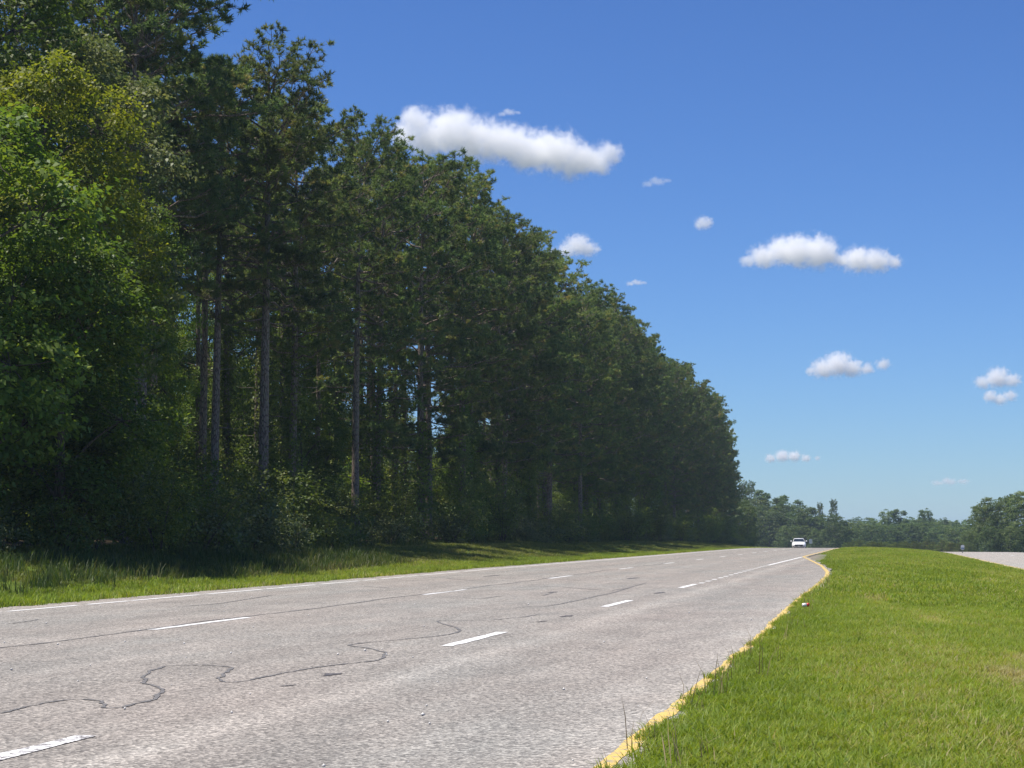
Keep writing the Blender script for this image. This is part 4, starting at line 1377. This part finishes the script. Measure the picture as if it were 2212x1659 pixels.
# ----------------------------------------------------------------------------
# CLOUDS
# ----------------------------------------------------------------------------
def cloud_mat(name, dens, puffs, scale, squash=1.25):
    """density from a union of soft puffs eaten away by noise (object space)"""
    m, nt, out = new_mat(name)
    tc = N(nt, 'ShaderNodeTexCoord')
    nz = N(nt, 'ShaderNodeTexNoise', Scale=1.0 / scale, Detail=6.0, Roughness=.66)
    L(nt, tc.outputs['Object'], nz.inputs['Vector'])
    n2 = N(nt, 'ShaderNodeTexNoise', Scale=.45 / scale, Detail=2.0)
    L(nt, tc.outputs['Object'], n2.inputs['Vector'])
    warp = N(nt, 'ShaderNodeVectorMath', operation='MULTIPLY_ADD')
    sub = N(nt, 'ShaderNodeVectorMath', operation='SUBTRACT')
    sub.inputs[1].default_value = (.5, .5, .5)
    L(nt, n2.outputs['Color'], sub.inputs[0])
    warp.inputs[1].default_value = (scale * 1.2,) * 3
    L(nt, sub.outputs[0], warp.inputs[0])
    L(nt, tc.outputs['Object'], warp.inputs[2])
    cur = None
    for c, r in puffs:
        su = N(nt, 'ShaderNodeVectorMath', operation='SUBTRACT')
        su.inputs[1].default_value = c
        L(nt, warp.outputs[0], su.inputs[0])
        sc = N(nt, 'ShaderNodeVectorMath', operation='MULTIPLY')
        sc.inputs[1].default_value = (1 / r, 1 / r, squash / r)
        L(nt, su.outputs[0], sc.inputs[0])
        ln = N(nt, 'ShaderNodeVectorMath', operation='LENGTH')
        L(nt, sc.outputs[0], ln.inputs[0])
        if cur is None:
            cur = ln.outputs['Value']
        else:
            mn = N(nt, 'ShaderNodeMath', operation='SMOOTH_MIN')
            mn.inputs[2].default_value = .25
            L(nt, cur, mn.inputs[0]); L(nt, ln.outputs['Value'], mn.inputs[1])
            cur = mn.outputs[0]
    ad = N(nt, 'ShaderNodeMath', operation='MULTIPLY_ADD')
    ad.inputs[1].default_value = 2.0
    L(nt, nz.outputs['Fac'], ad.inputs[0]); L(nt, cur, ad.inputs[2])
    mr = N(nt, 'ShaderNodeMapRange', interpolation_type='SMOOTHSTEP')
    mr.inputs[1].default_value = 2.05
    mr.inputs[2].default_value = 1.32
    mr.inputs[3].default_value = 0.0
    mr.inputs[4].default_value = dens
    L(nt, ad.outputs[0], mr.inputs[0])
    v = N(nt, 'ShaderNodeVolumePrincipled')
    v.inputs['Color'].default_value = (1, 1, 1, 1)
    v.inputs['Anisotropy'].default_value = .1
    L(nt, mr.outputs[0], v.inputs['Density'])
    L(nt, v.outputs[0], out.inputs['Volume'])
    return m
Rc = cam.rotation_euler.to_matrix()
def sky_point(px, py, alt):
    d = Rc @ Vector(((px - 1106) / 4152.0, -(py - 829.5) / 4152.0, -1.0))
    return Vector((0, 0, CAM_H)) + d * (alt / d.z)
def cloud(label, puffs, alt=1300, od=5.0, seed=0, rough=.35):
    rg = random.Random(seed)
    p0 = sky_point(puffs[0][0], puffs[0][1], alt)
    mpx = p0.length / 4152.0
    fwd = Vector((p0.x, p0.y, 0)).normalized()
    right = Vector((fwd.y, -fwd.x, 0))
    pl, rs = [], []
    for (x, y, r) in puffs:
        c = right * ((x - puffs[0][0]) * mpx) + Vector((0, 0, 1)) * ((puffs[0][1] - y) * mpx) + fwd * rg.uniform(-.5, .5) * r * mpx
        pl.append((c, r * mpx * (1.4 if r > 25 else 1.5) * (1.7 if od < 1.5 else 1.0))); rs.append(r * mpx)
    rmean = sum(rs) / len(rs)
    bm = bmesh.new()
    for c, r in pl:
        res = bmesh.ops.create_icosphere(bm, subdivisions=2, radius=r * 1.35)
        for v in res['verts']:
            v.co = Vector((v.co.x, v.co.y, v.co.z * .85)) + c
    tmp = bpy.data.meshes.new('cloud')
    bm.to_mesh(tmp); bm.free()
    tmp.materials.append(cloud_mat('cloud_vapour', od * .5 / (2 * rmean), pl, rmean * (.62 if od > 1.5 else 1.3), 1.25 if od > 1.5 else 2.4))
    o = link('cloud', tmp)
    o.location = p0
    tag(o, label, 'cloud', 'small white clouds in the blue sky')
    md = o.modifiers.new('remesh', 'REMESH'); md.mode = 'VOXEL'; md.voxel_size = max(rmean / 3.0, 2.0)
    return o
cloud('long white cloud touching the pine tops, largest in the sky',
      [(900, 262, 30), (880, 290, 30), (925, 300, 36), (975, 285, 48), (1020, 300, 46), (1070, 305, 42), (1110, 312, 40), (1160, 320, 42), (1205, 330, 44), (1245, 345, 36), (1290, 345, 28), (1312, 325, 22), (1325, 335, 14), (1230, 365, 20), (1130, 335, 32)], 1300, 6, 1)
cloud('wide two-humped cloud at right below the tiny round one',
      [(1690, 540, 30), (1650, 552, 24), (1725, 545, 34), (1765, 548, 34), (1790, 552, 14), (1850, 562, 28), (1888, 566, 24), (1815, 566, 15), (1615, 562, 12), (1925, 570, 14)], 1300, 5, 2)
cloud('small cloud with thin tails just right of the treetops', [(1248, 530, 22), (1225, 540, 16), (1270, 538, 16), (1195, 545, 10), (1290, 538, 8)], 1300, 3, 3)
cloud('tiny lone round cloud above the two-humped cloud', [(1520, 482, 14), (1512, 486, 10), (1530, 480, 10)], 1300, 2.2, 4)
cloud('flat-based cloud low over the far road', [(1810, 786, 24), (1780, 795, 20), (1840, 795, 18), (1870, 797, 12), (1905, 788, 12), (1755, 800, 10)], 1300, 4, 5)
cloud('upper of two small clouds stacked near the right frame edge', [(2155, 815, 20), (2125, 824, 14), (2185, 822, 14)], 1300, 4, 6)
cloud('lower of two small clouds stacked near the right frame edge', [(2140, 856, 12), (2180, 856, 11), (2160, 862, 12)], 1300, 3.2, 7)
cloud('long flat cloud low over the far trees', [(1690, 985, 12), (1665, 990, 9), (1715, 986, 11), (1740, 990, 8), (1765, 991, 5)], 1300, 3.5, 8)
cloud('small cloud peeping out beside the last pine', [(1562, 928, 9), (1580, 932, 6), (1545, 926, 8)], 1300, 2, 9)
cloud('faint thin cloud low above the dark trees at right', [(2050, 1040, 8), (2025, 1042, 6), (2078, 1040, 6)], 1300, 1.0, 10)
cloud('faint wisp of cloud above the long white cloud', [(1100, 242, 7), (1085, 246, 5), (1118, 243, 4)], 1300, .6, 11)
cloud('faint wisp of cloud between the two-humped cloud and treetops', [(1376, 610, 6), (1362, 612, 5), (1390, 611, 4)], 1300, .9, 12)
cloud('faint wisp of cloud right of the long white cloud', [(1420, 392, 9), (1400, 396, 7), (1440, 390, 6)], 1300, .5, 13)

# ----------------------------------------------------------------------------
# HAZE
# ----------------------------------------------------------------------------
hm, nt, out = new_mat('haze_air')
v = N(nt, 'ShaderNodeVolumePrincipled')
v.inputs['Color'].default_value = (.62, .80, 1.0, 1)
v.inputs['Density'].default_value = .0002
v.inputs['Anisotropy'].default_value = .2
L(nt, v.outputs[0], out.inputs['Volume'])
bm = bmesh.new()
bmesh.ops.create_cube(bm, size=1.0)
x0, x1, y0, y1, z0, z1 = -6900, 6900, -60, 12500, -14, 31
for vv in bm.verts:
    vv.co = Vector(((x0 + x1) / 2 + vv.co.x * (x1 - x0), (y0 + y1) / 2 + vv.co.y * (y1 - y0), (z0 + z1) / 2 + vv.co.z * (z1 - z0)))
hz = bm_obj('haze', bm, hm)
tag(hz, kind='stuff')
